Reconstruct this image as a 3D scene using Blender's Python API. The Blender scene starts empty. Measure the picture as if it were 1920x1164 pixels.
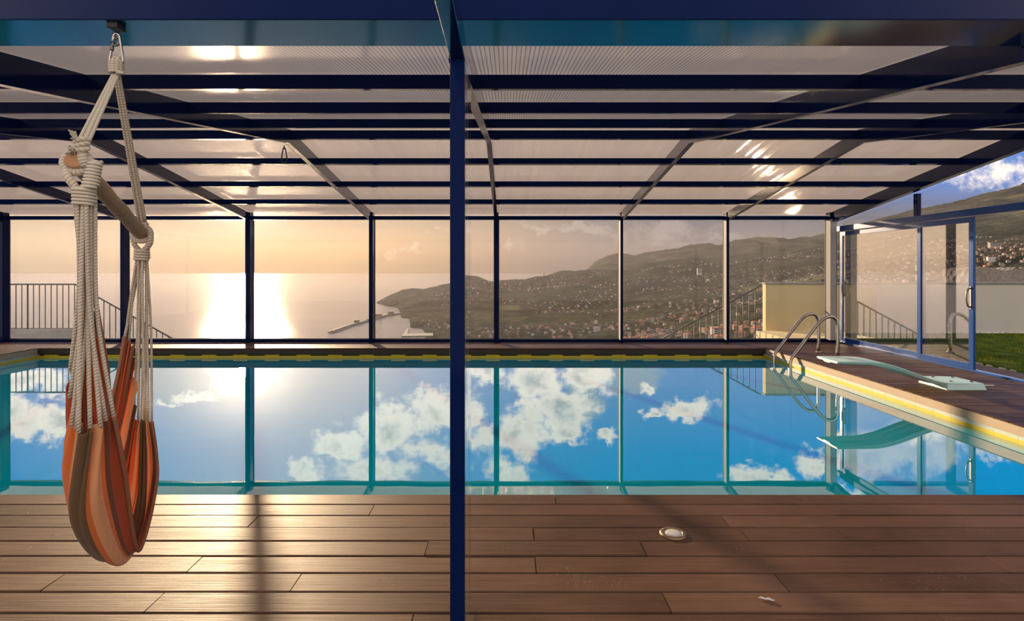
import bpy, math, random
import numpy as np
from mathutils import Vector, Matrix

# ------------------------------------------------------------------ camera, world, sun, exposure
S = bpy.context.scene
COL = S.collection
F = 1050.0                      # focal length in pixels of the 1920 px frame
VX, VY = 951.0, 506.0           # where the straight-ahead direction lands
CAMH = 1.35
cam = bpy.data.cameras.new('camera')
cam.sensor_width = 36.0
cam.lens = F / 1920 * 36.0
cam.shift_x = (960 - VX) / 1920
cam.shift_y = -(582 - VY) / 1920
cam.clip_start = 0.05
cam.clip_end = 120000
cam_o = bpy.data.objects.new('camera', cam)
COL.objects.link(cam_o)
cam_o.location = (0, 0, CAMH)
cam_o.rotation_euler = (math.radians(90), 0, 0)
S.camera = cam_o

S.view_settings.view_transform = 'Standard'
S.view_settings.look = 'None'
S.view_settings.exposure = 0.0
S.view_settings.gamma = 1.0
S.view_settings.use_curve_mapping = False
S.cycles.use_denoising = True
S.cycles.max_bounces = 10
S.cycles.diffuse_bounces = 4
S.cycles.glossy_bounces = 5
S.cycles.transmission_bounces = 8
S.cycles.transparent_max_bounces = 40
S.cycles.volume_bounces = 0
S.cycles.sample_clamp_indirect = 90.0
S.cycles.blur_glossy = 0.0
S.cycles.caustics_reflective = False
S.cycles.caustics_refractive = False

SUN_AZ = math.atan2(462 - VX, F)          # left of straight ahead
SUN_EL = math.radians(9.2)
SUN_DIR = Vector((math.sin(SUN_AZ) * math.cos(SUN_EL), math.cos(SUN_AZ) * math.cos(SUN_EL), math.sin(SUN_EL)))
sun = bpy.data.lights.new('sun', 'SUN')
sun.energy = 12.0
sun.color = (1.0, 0.72, 0.44)
sun.angle = math.radians(1.2)
sun_o = bpy.data.objects.new('sun', sun)
COL.objects.link(sun_o)
sun_o.rotation_euler = (-SUN_DIR).to_track_quat('-Z', 'Y').to_euler()


class NT:
    """small helper around a node tree"""
    def __init__(self, tree):
        self.t = tree
        self.n = tree.nodes
        self.l = tree.links

    def node(self, typ, **kw):
        nd = self.n.new(typ)
        for k, v in kw.items():
            setattr(nd, k, v)
        return nd

    def put(self, sock, v):
        if isinstance(v, bpy.types.NodeSocket):
            self.l.new(v, sock)
        elif isinstance(v, (tuple, list)):
            n = len(sock.default_value)
            v = tuple(v) + (1.0,) * (n - len(v)) if n == 4 else tuple(v)[:n]
            sock.default_value = v
        else:
            sock.default_value = v

    def math(self, op, a, b=0.0, c=0.0, clamp=False):
        nd = self.node('ShaderNodeMath', operation=op)
        nd.use_clamp = clamp
        for i, v in enumerate((a, b, c)):
            self.put(nd.inputs[i], v)
        return nd.outputs[0]

    def vmath(self, op, a, b=(0, 0, 0)):
        nd = self.node('ShaderNodeVectorMath', operation=op)
        self.put(nd.inputs[0], a)
        if op == 'SCALE':
            self.put(nd.inputs[3], b)
        else:
            self.put(nd.inputs[1], b)
        return nd.outputs['Value'] if op in ('LENGTH', 'DOT_PRODUCT', 'DISTANCE') else nd.outputs[0]

    def mix(self, f, a, b, blend='MIX'):
        nd = self.node('ShaderNodeMix', data_type='RGBA', blend_type=blend)
        self.put(nd.inputs[0], f)
        self.put(nd.inputs[6], a)
        self.put(nd.inputs[7], b)
        return nd.outputs[2]

    def smooth(self, x, a, b):
        nd = self.node('ShaderNodeMapRange', interpolation_type='SMOOTHSTEP')
        self.put(nd.inputs[0], x)
        nd.inputs[1].default_value = a
        nd.inputs[2].default_value = b
        return nd.outputs[0]

    def noise(self, vec, scale, detail=4.0, rough=0.55, dist=0.0):
        nd = self.node('ShaderNodeTexNoise')
        if vec is not None:
            self.put(nd.inputs['Vector'], vec)
        nd.inputs['Scale'].default_value = scale
        nd.inputs['Detail'].default_value = detail
        nd.inputs['Roughness'].default_value = rough
        nd.inputs['Distortion'].default_value = dist
        return nd.outputs[0]

    def ramp(self, f, stops, interp='LINEAR'):
        nd = self.node('ShaderNodeValToRGB')
        self.put(nd.inputs[0], f)
        cr = nd.color_ramp
        cr.interpolation = interp
        while len(cr.elements) < len(stops):
            cr.elements.new(0.5)
        for e, (p, c) in zip(cr.elements, stops):
            e.position = p
            e.color = tuple(c) + (1.0,)
        return nd.outputs[0]

    def mixsh(self, f, a, b):
        nd = self.node('ShaderNodeMixShader')
        self.put(nd.inputs[0], f)
        self.l.new(a, nd.inputs[1])
        self.l.new(b, nd.inputs[2])
        return nd.outputs[0]

    def sh(self, typ, **inp):
        nd = self.node(typ)
        for k, v in inp.items():
            self.put(nd.inputs[k.replace('_', ' ')], v)
        return nd.outputs[0]


def build_world():
    w = bpy.data.worlds.new('sky')
    S.world = w
    w.use_nodes = True
    T = NT(w.node_tree)
    T.n.clear()
    out = T.node('ShaderNodeOutputWorld')
    bg = T.node('ShaderNodeBackground')
    T.l.new(bg.outputs[0], out.inputs[0])
    d = T.node('ShaderNodeTexCoord').outputs['Generated']
    sx = T.node('ShaderNodeSeparateXYZ')
    T.l.new(d, sx.inputs[0])
    dx, dy, dz = sx.outputs
    dyc = T.math('MAXIMUM', dy, 0.12)
    # sky coordinates: tangents of bearing and height, in thousandths of the focal length
    tx = T.math('MULTIPLY_ADD', T.math('DIVIDE', dx, dyc), F, VX)
    ty = T.math('MULTIPLY_ADD', T.math('DIVIDE', dz, dyc), F, VY)
    cmb = T.node('ShaderNodeCombineXYZ')
    T.l.new(tx, cmb.inputs[0])
    T.l.new(ty, cmb.inputs[1])
    P = cmb.outputs[0]
    # ragged edges for the clouds
    wn = T.node('ShaderNodeTexNoise')
    T.put(wn.inputs['Vector'], P)
    wn.inputs['Scale'].default_value = 0.016
    wn.inputs['Detail'].default_value = 6.0
    wn.inputs['Roughness'].default_value = 0.62
    warp = T.vmath('SCALE', T.vmath('SUBTRACT', wn.outputs[1], (0.5, 0.5, 0.5)), 95.0)
    PW = T.vmath('MULTIPLY', T.vmath('ADD', P, warp), (1, 1, 0))

    def blobs(lst, acc=None):
        for (cx, cy, rx, ry, wt) in lst:
            v = T.vmath('MULTIPLY', T.vmath('SUBTRACT', PW, (cx, cy, 0)), (1 / rx, 1 / ry, 0))
            L = T.vmath('LENGTH', v)
            b = T.math('MULTIPLY_ADD', L, -wt, wt)
            acc = b if acc is None else T.math('MAXIMUM', acc, b)
        return acc
    white = [
        (60, 712, 110, 38, 1.0), (150, 735, 60, 30, .9), (90, 790, 140, 48, 1.0), (170, 800, 60, 60, .8), (20, 770, 60, 60, .8),
        (440, 702, 75, 50, 1.1), (500, 692, 45, 34, 1.0), (370, 745, 70, 16, .8), (310, 757, 60, 9, .7),
        (575, 885, 60, 34, .9), (640, 838, 80, 42, 1.0), (720, 798, 105, 62, 1.0), (815, 765, 80, 62, 1.0), (700, 880, 170, 50, .65),
        (800, 850, 100, 60, .6),
        (905, 700, 60, 34, 1.0), (885, 765, 45, 50, .7), (905, 830, 60, 60, .6),
        (1005, 715, 85, 62, 1.0), (1095, 712, 75, 52, 1.0), (1050, 770, 105, 60, 1.0), (975, 815, 75, 72, 1.0), (1065, 812, 55, 30, .9),
        (955, 880, 60, 50, .7), (1140, 815, 30, 18, 1.0),
        (1212, 724, 26, 22, .9), (1222, 776, 26, 18, .95), (1285, 766, 70, 34, 1.0),
        (1430, 893, 95, 30, 1.0), (1530, 872, 60, 40, .8), (1640, 850, 120, 75, 1.0), (1740, 830, 100, 80, .95), (1850, 800, 150, 90, .75),
        (1500, 935, 300, 40, .6),
        (1105, 582, 75, 20, .75), (1010, 585, 90, 14, .5), (1255, 575, 130, 30, .7), (950, 556, 60, 18, .45), (760, 545, 70, 26, .35),
        (820, 580, 60, 10, .4), (1900, 690, 200, 60, .5), (1350, 560, 160, 18, .5),
    ]
    m = blobs(white)
    n1 = T.noise(P, 0.013, 8.0, 0.62)
    n2 = T.noise(P, 0.035, 6.0, 0.6)
    den = T.math('ADD', m, T.math('MULTIPLY_ADD', n1, 1.1, -0.62))
    den = T.math('ADD', den, T.math('MULTIPLY_ADD', n2, 0.62, -0.31))
    n3 = T.noise(P, 0.085, 5.0, 0.6)
    den = T.math('ADD', den, T.math('MULTIPLY_ADD', n3, 0.36, -0.18))
    cov = T.smooth(den, 0.10, 0.50)
    core = T.smooth(den, 0.35, 1.05)
    # grey veil of stratus left of the sun
    grey = blobs([(350, 690, 190, 78, 1.0), (215, 700, 90, 70, .8), (1190, 700, 60, 40, .8), (1100, 740, 40, 60, .8)])
    greyc = T.smooth(grey, 0.03, 0.35)

    def gauss(x, c, wd):
        q = T.math('DIVIDE', T.math('SUBTRACT', x, c), wd)
        return T.math('EXPONENT', T.math('MULTIPLY', T.math('MULTIPLY', q, q), -1.0))
    g1 = gauss(tx, 540, 400)
    low = T.mix(g1, (0.29, 0.23, 0.215), (0.60, 0.34, 0.115))
    lft = T.smooth(tx, 420, 40)
    low = T.mix(lft, low, (0.43, 0.325, 0.19))
    lowtop = T.mix(T.smooth(tx, 700, 1300), (0.47, 0.37, 0.26), (0.18, 0.18, 0.205))
    low = T.mix(T.smooth(ty, 530, 620), low, lowtop)
    band = T.mix(T.smooth(ty, 500, 552), (0.62, 0.64, 0.70), (1, 1, 1))
    low = T.mix(1.0, low, band, 'MULTIPLY')
    g2 = gauss(tx, 520, 300)
    up = T.mix(T.smooth(ty, 690, 880), (0.15, 0.30, 0.72), (0.0, 0.28, 0.92))
    up = T.mix(g2, up, T.mix(T.smooth(ty, 680, 880), (1.10, 0.94, 0.86), (0.78, 0.78, 1.05)))
    sky = T.mix(T.smooth(ty, 590, 690), low, up)
    # clouds
    clit = T.mix(g2, (1.45, 1.26, 1.08), (1.75, 1.58, 1.40))
    cshade = T.mix(g2, (0.50, 0.50, 0.52), (0.95, 0.92, 0.90))
    sh = T.smooth(T.noise(P, 0.019, 7.0, 0.6), 0.36, 0.60)
    ccol = T.mix(T.math('MULTIPLY', core, sh), clit, cshade)
    lowc = T.mix(g1, (0.36, 0.31, 0.30), (0.72, 0.52, 0.31))
    ccol = T.mix(T.smooth(ty, 600, 680), lowc, ccol)
    sky = T.mix(T.math('MULTIPLY', greyc, 0.75), sky, T.mix(g2, (0.48, 0.50, 0.53), (0.85, 0.80, 0.76)))
    sky = T.mix(cov, sky, ccol)
    # the sky behind and overhead
    rear = T.mix(T.smooth(dz, 0.0, 0.5), (1.35, 1.2, 1.12), (1.12, 1.03, 1.0))
    rear = T.mix(T.smooth(T.noise(d, 2.4, 6.0), 0.5, 0.7), rear, (1.25, 1.15, 1.08))
    sky = T.mix(T.smooth(dy, 0.10, 0.30), rear, sky)
    over = T.smooth(dz, 0.45, 0.8)
    sky = T.mix(over, sky, rear)
    # glow of the veiled sun
    sd = T.vmath('DOT_PRODUCT', d, tuple(SUN_DIR))
    glow = T.math('POWER', T.math('MAXIMUM', sd, 0.0), 420.0)
    sky = T.mix(glow, sky, (1.6, 1.3, 1.0), 'ADD')
    T.l.new(sky, bg.inputs[0])
    bg.inputs[1].default_value = 1.0


build_world()

# ------------------------------------------------------------------ helpers
rnd = random.Random(7)


def px(x, y, Y):
    """world point seen at photo position (x, y) when it stands at distance Y"""
    return Vector(((x - VX) / F * Y, Y, CAMH + (VY - y) / F * Y))


def link(o, parent=None):
    COL.objects.link(o)
    if parent is not None:
        o.parent = parent
    return o


def tag(o, label=None, cat=None, group=None, kind=None):
    if label: o['label'] = label
    if cat: o['category'] = cat
    if group: o['group'] = group
    if kind: o['kind'] = kind
    return o


def empty(name, loc=(0, 0, 0), rz=0.0, **kw):
    o = bpy.data.objects.new(name, None)
    o.empty_display_size = 0.1
    link(o)
    o.location = loc
    o.rotation_euler = (0, 0, rz)
    return tag(o, **kw)


class MB:
    def __init__(self):
        self.v, self.f, self.m, self.uv, self.sm = [], [], [], {}, []
        self.att = []
        self.cur = 0.0

    def face(self, idx, mi=0, smooth=False, uv=None):
        if uv is not None:
            self.uv[len(self.f)] = uv
        self.f.append(tuple(idx))
        self.m.append(mi)
        self.sm.append(smooth)

    def add(self, p):
        self.v.append(tuple(p))
        self.att.append(self.cur)
        return len(self.v) - 1

    def hexa(self, c, mi=0):
        """8 corners: bottom 4 counter-clockwise, top 4 the same way"""
        b = [self.add(p) for p in c]
        for q in ((3, 2, 1, 0), (4, 5, 6, 7), (0, 1, 5, 4), (1, 2, 6, 5), (2, 3, 7, 6), (3, 0, 4, 7)):
            self.face([b[i] for i in q], mi)
        return self

    def box(self, x0, x1, y0, y1, z0, z1, mi=0):
        if x0 > x1: x0, x1 = x1, x0
        if y0 > y1: y0, y1 = y1, y0
        if z0 > z1: z0, z1 = z1, z0
        return self.hexa([(x0, y0, z0), (x1, y0, z0), (x1, y1, z0), (x0, y1, z0),
                          (x0, y0, z1), (x1, y0, z1), (x1, y1, z1), (x0, y1, z1)], mi)

    def slope(self, x0, x1, ya, yb, za0, za1, zb0, zb1, mi=0):
        """bar between depths ya and yb whose bottom/top heights change"""
        return self.hexa([(x0, ya, za0), (x1, ya, za0), (x1, yb, zb0), (x0, yb, zb0),
                          (x0, ya, za1), (x1, ya, za1), (x1, yb, zb1), (x0, yb, zb1)], mi)

    def tube(self, pts, r, seg=10, mi=0, cap=True, closed=False):
        pts = [Vector(p) for p in pts]
        n = len(pts)
        rr = r if isinstance(r, (list, tuple)) else [r] * n
        rings = []
        up = None
        acc = 0.0
        for i, p in enumerate(pts):
            if closed:
                t = (pts[(i + 1) % n] - pts[(i - 1) % n])
            else:
                t = (pts[min(i + 1, n - 1)] - pts[max(i - 1, 0)])
            t.normalize()
            if up is None:
                up = Vector((0, 0, 1)) if abs(t.z) < 0.9 else Vector((1, 0, 0))
            a = t.cross(up)
            if a.length < 1e-6:
                a = t.cross(Vector((0, 1, 0)))
            a.normalize()
            up = a.cross(t).normalized()
            if i: acc += (p - pts[i - 1]).length
            rings.append(([self.add(p + (a * math.cos(2 * math.pi * k / seg) + up * math.sin(2 * math.pi * k / seg)) * rr[i]) for k in range(seg)], acc))
        cnt = n if closed else n - 1
        for i in range(cnt):
            A, la = rings[i]
            B, lb = rings[(i + 1) % n]
            if closed and i == n - 1: lb = la + (pts[0] - pts[-1]).length
            for k in range(seg):
                k2 = (k + 1) % seg
                self.face((A[k], A[k2], B[k2], B[k]), mi, True,
                          ((k / seg, la), ((k + 1) / seg, la), ((k + 1) / seg, lb), (k / seg, lb)))
        if cap and not closed:
            self.face(list(reversed(rings[0][0])), mi)
            self.face(rings[-1][0], mi)
        return self

    def lathe(self, prof, seg=32, center=(0, 0, 0), mi=0, smooth=True):
        c = Vector(center)
        rings = []
        for (r, z) in prof:
            rings.append([self.add(c + Vector((r * math.cos(2 * math.pi * k / seg), r * math.sin(2 * math.pi * k / seg), z))) for k in range(seg)])
        for i in range(len(rings) - 1):
            for k in range(seg):
                k2 = (k + 1) % seg
                self.face((rings[i][k], rings[i][k2], rings[i + 1][k2], rings[i + 1][k]), mi, smooth)
        self.face(list(reversed(rings[0])), mi)
        self.face(rings[-1], mi)
        return self

    def grid(self, P, mi=0, uvs=None, smooth=True, flip=False):
        nu, nv = len(P), len(P[0])
        idx = [[self.add(P[i][j]) for j in range(nv)] for i in range(nu)]
        for i in range(nu - 1):
            for j in range(nv - 1):
                q = [(i, j), (i + 1, j), (i + 1, j + 1), (i, j + 1)]
                if flip: q.reverse()
                uv = [uvs[a][b] for a, b in q] if uvs else None
                self.face([idx[a][b] for a, b in q], mi, smooth, uv)
        return self

    def mesh(self, name, mats, attr=False):
        me = bpy.data.meshes.new(name)
        me.from_pydata(self.v, [], self.f)
        mats = mats if isinstance(mats, (list, tuple)) else [mats]
        for m in mats: me.materials.append(m)
        me.polygons.foreach_set('material_index', self.m)
        me.polygons.foreach_set('use_smooth', self.sm)
        if self.uv:
            ul = me.uv_layers.new(name='UVMap')
            for fi, uv in self.uv.items():
                pl = me.polygons[fi]
                for k, li in enumerate(pl.loop_indices):
                    ul.data[li].uv = uv[k]
        if attr:
            a = me.attributes.new('tone', 'FLOAT', 'POINT')
            a.data.foreach_set('value', self.att)
        me.update()
        return me

    def build(self, name, mats, parent=None, bevel=0.0, attr=False, **kw):
        o = bpy.data.objects.new(name, self.mesh(name, mats, attr))
        link(o, parent)
        if bevel:
            b = o.modifiers.new('bevel', 'BEVEL')
            b.width = bevel
            b.segments = 2
            b.limit_method = 'ANGLE'
        return tag(o, **kw)


def local(o, loc):
    """move an object's origin to loc, keeping its mesh where it is"""
    loc = Vector(loc)
    o.data.transform(Matrix.Translation(-loc))
    o.location = loc
    return o


# ------------------------------------------------------------------ materials
def mat(name):
    m = bpy.data.materials.new(name)
    m.use_nodes = True
    T = NT(m.node_tree)
    T.n.clear()
    T.out = T.node('ShaderNodeOutputMaterial')
    return m, T


def principled(name, color, rough=0.5, metal=0.0, ior=1.5, bump=None, coat=0.0, vary=0.0, vscale=8.0):
    m, T = mat(name)
    p = T.node('ShaderNodeBsdfPrincipled')
    T.l.new(p.outputs[0], T.out.inputs[0])
    c = color
    if vary:
        tc = T.node('ShaderNodeTexCoord').outputs['Object']
        n = T.noise(tc, vscale, 6.0)
        c = T.mix(n, tuple(x * (1 - vary) for x in color), tuple(min(1, x * (1 + vary)) for x in color))
    T.put(p.inputs['Base Color'], c)
    T.put(p.inputs['Roughness'], rough)
    T.put(p.inputs['Metallic'], metal)
    T.put(p.inputs['IOR'], ior)
    T.put(p.inputs['Coat Weight'], coat)
    T.put(p.inputs['Coat Roughness'], 0.04)
    if bump:
        tc = T.node('ShaderNodeTexCoord').outputs['Object']
        bn = T.node('ShaderNodeBump')
        bn.inputs['Strength'].default_value = bump[1]
        bn.inputs['Distance'].default_value = bump[2]
        T.l.new(T.noise(tc, bump[0], 5.0), bn.inputs['Height'])
        T.l.new(bn.outputs[0], p.inputs['Normal'])
    return m


def schlick(T, f0, power=5.0, scale=1.0, normal=None):
    lw = T.node('ShaderNodeLayerWeight')
    lw.inputs[0].default_value = 0.5
    if normal is not None: T.l.new(normal, lw.inputs['Normal'])
    p = T.math('POWER', lw.outputs['Facing'], power)
    return T.math('MULTIPLY_ADD', p, (1 - f0) * scale, f0, clamp=True)


M = {}
def paint(name, col, rough, f0, power):
    m, T = mat(name)
    tc = T.node('ShaderNodeTexCoord').outputs['Object']
    n = T.noise(tc, 3.0, 5.0)
    df = T.sh('ShaderNodeBsdfDiffuse', Color=T.mix(n, tuple(x * .8 for x in col), tuple(x * 1.2 for x in col)))
    gl = T.sh('ShaderNodeBsdfGlossy', Color=(1, 1, 1), Roughness=rough)
    T.l.new(T.mixsh(schlick(T, f0, power, 0.9), df, gl), T.out.inputs[0])
    return m


M['blue'] = paint('blue_gloss_paint', (0.0030, 0.0105, 0.060), 0.10, 0.003, 3.2)
M['blue_mid'] = paint('blue_door_paint', (0.018, 0.075, 0.27), 0.22, 0.012, 3.5)
M['alu'] = principled('anodised_aluminium', (0.15, 0.14, 0.145), 0.75, 0.0, vary=0.06)
M['alu_shade_front'] = principled('aluminium_lightened_for_shade', (0.55, 0.52, 0.54), 0.5, 0.0, vary=0.05)  # same aluminium, lightened to offset the shade on the corner front
M['steel'] = principled('polished_stainless_steel', (0.47, 0.42, 0.37), 0.14, 1.0)
M['dark_steel'] = principled('dark_galvanised_steel', (0.16, 0.15, 0.14), 0.35, 0.9, vary=0.3, vscale=60)
M['rail'] = principled('dark_painted_railing', (0.012, 0.015, 0.017), 0.6)
M['black'] = principled('black_rubber', (0.012, 0.012, 0.013), 0.6)
M['coping'] = principled('beige_coping_stone', (0.40, 0.305, 0.21), 0.7, bump=(40, .2, .004), vary=0.12, vscale=10)
M['concrete'] = principled('weathered_concrete', (0.20, 0.185, 0.17), 0.9, bump=(20, .3, .01), vary=0.35, vscale=4)
M['cream'] = principled('cream_render', (0.50, 0.385, 0.20), 0.9, bump=(60, .25, .003), vary=0.07, vscale=2)
M['white_wall'] = principled('white_render', (0.50, 0.46, 0.40), 0.9, bump=(60, .25, .003), vary=0.08, vscale=2)
M['wood'] = principled('turned_wood', (0.33, 0.20, 0.10), 0.5, vary=0.3, vscale=30)
M['wood_end'] = principled('cut_wood_end', (0.36, 0.17, 0.07), 0.6, vary=0.3, vscale=60)
M['board'] = principled('mint_gelcoat', (0.50, 0.72, 0.66), 0.35, bump=(300, .15, .002), vary=0.05)
M['scrap'] = principled('white_scrap', (0.55, 0.54, 0.52), 0.7)
M['lens'] = principled('frosted_lens', (0.50, 0.48, 0.46), 0.45, vary=0.05)
M['lampring'] = principled('bronze_ring', (0.30, 0.20, 0.11), 0.35, 0.9)
M['coping_shade'] = principled('shade_darkened_coping', (0.030, 0.019, 0.012), 0.7)  # coping on the far side, its shade put into the dark colour
M['sub'] = principled('dark_ground', (0.02, 0.016, 0.012), 0.9)
M['soffit'] = principled('dark_soffit_paint', (0.02, 0.03, 0.07), 0.5)


def deck_mat():
    m, T = mat('brown_composite_decking')
    p = T.node('ShaderNodeBsdfPrincipled')
    T.l.new(p.outputs[0], T.out.inputs[0])
    tc = T.node('ShaderNodeTexCoord').outputs['Object']
    st = T.vmath('MULTIPLY', tc, (0.9, 9.0, 9.0))
    n1 = T.noise(st, 3.0, 8.0, 0.65)
    n2 = T.noise(tc, 1.3, 4.0)
    tone = T.node('ShaderNodeAttribute', attribute_name='tone').outputs['Fac']
    f = T.math('ADD', T.math('MULTIPLY_ADD', n1, 0.55, -0.05), T.math('MULTIPLY_ADD', tone, 0.30, 0.0))
    f = T.math('ADD', f, T.math('MULTIPLY_ADD', n2, 0.9, -0.45), clamp=True)
    c = T.ramp(f, [(0.0, (0.048, 0.025, 0.015)), (0.45, (0.112, 0.060, 0.038)), (0.8, (0.165, 0.096, 0.064)), (1.0, (0.22, 0.14, 0.10))])
    # pale scratches
    sc = T.vmath('MULTIPLY', tc, (5.0, 1.6, 1.0))
    sv = T.noise(sc, 5.0, 3.0, 0.4, 1.2)
    scr = T.math('MULTIPLY', T.smooth(T.math('ABSOLUTE', T.math('SUBTRACT', sv, 0.5)), 0.006, 0.0), T.smooth(T.noise(tc, 2.3, 2.0), 0.57, 0.68))
    c = T.mix(T.math('MULTIPLY', scr, 0.55), c, (0.42, 0.32, 0.24))
    T.put(p.inputs['Base Color'], c)
    T.put(p.inputs['Roughness'], T.math('MULTIPLY_ADD', n1, 0.22, 0.385))
    T.put(p.inputs['IOR'], 1.30)
    T.put(p.inputs['Specular IOR Level'], 0.13)
    gr = T.noise(T.vmath('MULTIPLY', tc, (2.0, 160.0, 1.0)), 1.0, 3.0)
    bn = T.node('ShaderNodeBump')
    bn.inputs['Strength'].default_value = 0.35
    bn.inputs['Distance'].default_value = 0.003
    T.l.new(T.math('ADD', gr, T.math('MULTIPLY', n1, 0.5)), bn.inputs['Height'])
    T.l.new(bn.outputs[0], p.inputs['Normal'])
    return m


def glass_mat(name, f0, dust, tint=(0.97, 0.97, 0.97)):
    m, T = mat(name)
    tr = T.sh('ShaderNodeBsdfTransparent', Color=tint)
    gl = T.sh('ShaderNodeBsdfGlossy', Color=(1, 1, 1), Roughness=0.0)
    g = T.mixsh(schlick(T, f0), tr, gl)
    tc = T.node('ShaderNodeTexCoord').outputs['Object']
    n = T.noise(T.vmath('MULTIPLY', tc, (7.0, 7.0, 0.35)), 1.0, 4.0, 0.6)
    n2 = T.noise(tc, 140.0, 2.0)
    d = T.math('ADD', T.math('MULTIPLY', T.smooth(n, 0.56, 0.80), dust * 1.6), T.math('MULTIPLY', T.smooth(n2, 0.70, 0.80), dust * 2.0))
    d = T.math('ADD', d, dust)
    ds = T.sh('ShaderNodeBsdfTranslucent', Color=(0.8, 0.78, 0.72))
    T.l.new(T.mixsh(d, g, ds), T.out.inputs[0])
    return m


def poly_mat():
    m, T = mat('twin_wall_polycarbonate')
    tc = T.node('ShaderNodeTexCoord').outputs['Object']
    n = T.noise(T.vmath('MULTIPLY', tc, (3.0, 0.35, 1.0)), 2.0, 6.0, 0.6)
    tr = T.sh('ShaderNodeBsdfTransparent', Color=(0.92, 0.90, 0.88))
    sx = T.node('ShaderNodeSeparateXYZ')
    T.l.new(tc, sx.inputs[0])
    ln = T.math('LESS_THAN', T.math('FRACT', T.math('DIVIDE', sx.outputs[0], 0.0225)), 0.22)
    tcol = T.mix(n, (0.80, 0.665, 0.575), (1.0, 0.88, 0.78))
    tl = T.sh('ShaderNodeBsdfTranslucent', Color=T.mix(ln, tcol, (0.42, 0.35, 0.31)))
    gl = T.sh('ShaderNodeBsdfGlossy', Color=(1, 1, 1), Roughness=0.12)
    df = T.sh('ShaderNodeBsdfDiffuse', Color=(0.42, 0.37, 0.34))
    a = T.mixsh(0.93, tr, tl)
    a = T.mixsh(0.06, a, df)
    T.l.new(T.mixsh(schlick(T, 0.04, 5.0, 0.8), a, gl), T.out.inputs[0])
    out = [m]
    for nm, gfac, rough in (('polycarbonate_flute_walls', 0.5, 0.022), ('polycarbonate_streak_webs', 0.28, 0.022)):  # second set is for webs added to make the sun streak
        r, T = mat(nm)
        tr = T.sh('ShaderNodeBsdfTransparent', Color=(0.97, 0.96, 0.95))
        tl = T.sh('ShaderNodeBsdfTranslucent', Color=(0.92, 0.84, 0.77))
        gl = T.sh('ShaderNodeBsdfGlossy', Color=(1, 1, 1), Roughness=rough)
        a = T.mixsh(0.2, tr, tl)
        T.l.new(T.mixsh(gfac, a, gl), T.out.inputs[0])
        out.append(r)
    return out


def water_mat():
    m, T = mat('pool_water')
    tc = T.node('ShaderNodeTexCoord').outputs['Object']
    n = T.noise(T.vmath('MULTIPLY', tc, (1.0, 1.6, 1.0)), 1.2, 2.0, 0.5)
    bn = T.node('ShaderNodeBump')
    bn.inputs['Strength'].default_value = 0.06
    bn.inputs['Distance'].default_value = 0.01
    T.l.new(n, bn.inputs['Height'])
    tr = T.sh('ShaderNodeBsdfTransparent', Color=(0.30, 0.82, 0.92))
    df = T.sh('ShaderNodeBsdfDiffuse', Color=(0.0, 0.37, 0.52))
    gl = T.node('ShaderNodeBsdfGlossy')
    gl.inputs['Roughness'].default_value = 0.0
    gl.inputs['Color'].default_value = (1, 1, 1, 1)
    T.l.new(bn.outputs[0], gl.inputs['Normal'])
    body = T.mixsh(0.8, tr, df)
    fac = schlick(T, 0.08, 2.4, 0.84)
    T.l.new(T.mixsh(fac, body, gl.outputs[0]), T.out.inputs[0])
    return m


def tile_mat(name, col, rough=0.65):
    m, T = mat(name)
    p = T.node('ShaderNodeBsdfPrincipled')
    T.l.new(p.outputs[0], T.out.inputs[0])
    g = T.node('ShaderNodeNewGeometry').outputs['Position']
    sp = T.node('ShaderNodeSeparateXYZ')
    T.l.new(g, sp.inputs[0])

    def joint(c):
        fr = T.math('FRACT', T.math('DIVIDE', c, 0.245))
        return T.math('LESS_THAN', fr, 0.022)
    j = T.math('MAXIMUM', joint(sp.outputs[0]), joint(sp.outputs[1]))
    n = T.noise(g, 3.0, 3.0)
    c = T.mix(n, tuple(x * .9 for x in col), tuple(min(1, x * 1.08) for x in col))
    c = T.mix(T.math('MULTIPLY', j, 0.6), c, tuple(x * 0.45 for x in col))
    T.put(p.inputs['Base Color'], c)
    T.put(p.inputs['Roughness'], rough)
    return m


def rope_mat(name, c1, c2, freq=95.0):
    m, T = mat(name)
    p = T.node('ShaderNodeBsdfPrincipled')
    tc = T.node('ShaderNodeTexCoord').outputs['UV']
    sp = T.node('ShaderNodeSeparateXYZ')
    T.l.new(tc, sp.inputs[0])
    ph = T.math('MULTIPLY_ADD', sp.outputs[1], freq * 6.283, T.math('MULTIPLY', sp.outputs[0], 6.283 * 2))
    w = T.math('MULTIPLY_ADD', T.math('SINE', ph), 0.5, 0.5)
    T.put(p.inputs['Base Color'], T.mix(w, c1, c2))
    T.put(p.inputs['Roughness'], 0.9)
    T.put(p.inputs['Sheen Weight'], 0.3)
    bn = T.node('ShaderNodeBump')
    bn.inputs['Strength'].default_value = 0.7
    bn.inputs['Distance'].default_value = 0.003
    T.l.new(w, bn.inputs['Height'])
    T.l.new(bn.outputs[0], p.inputs['Normal'])
    tl = T.sh('ShaderNodeBsdfTranslucent', Color=c2)
    T.l.new(T.mixsh(0.22, p.outputs[0], tl), T.out.inputs[0])
    return m


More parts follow.
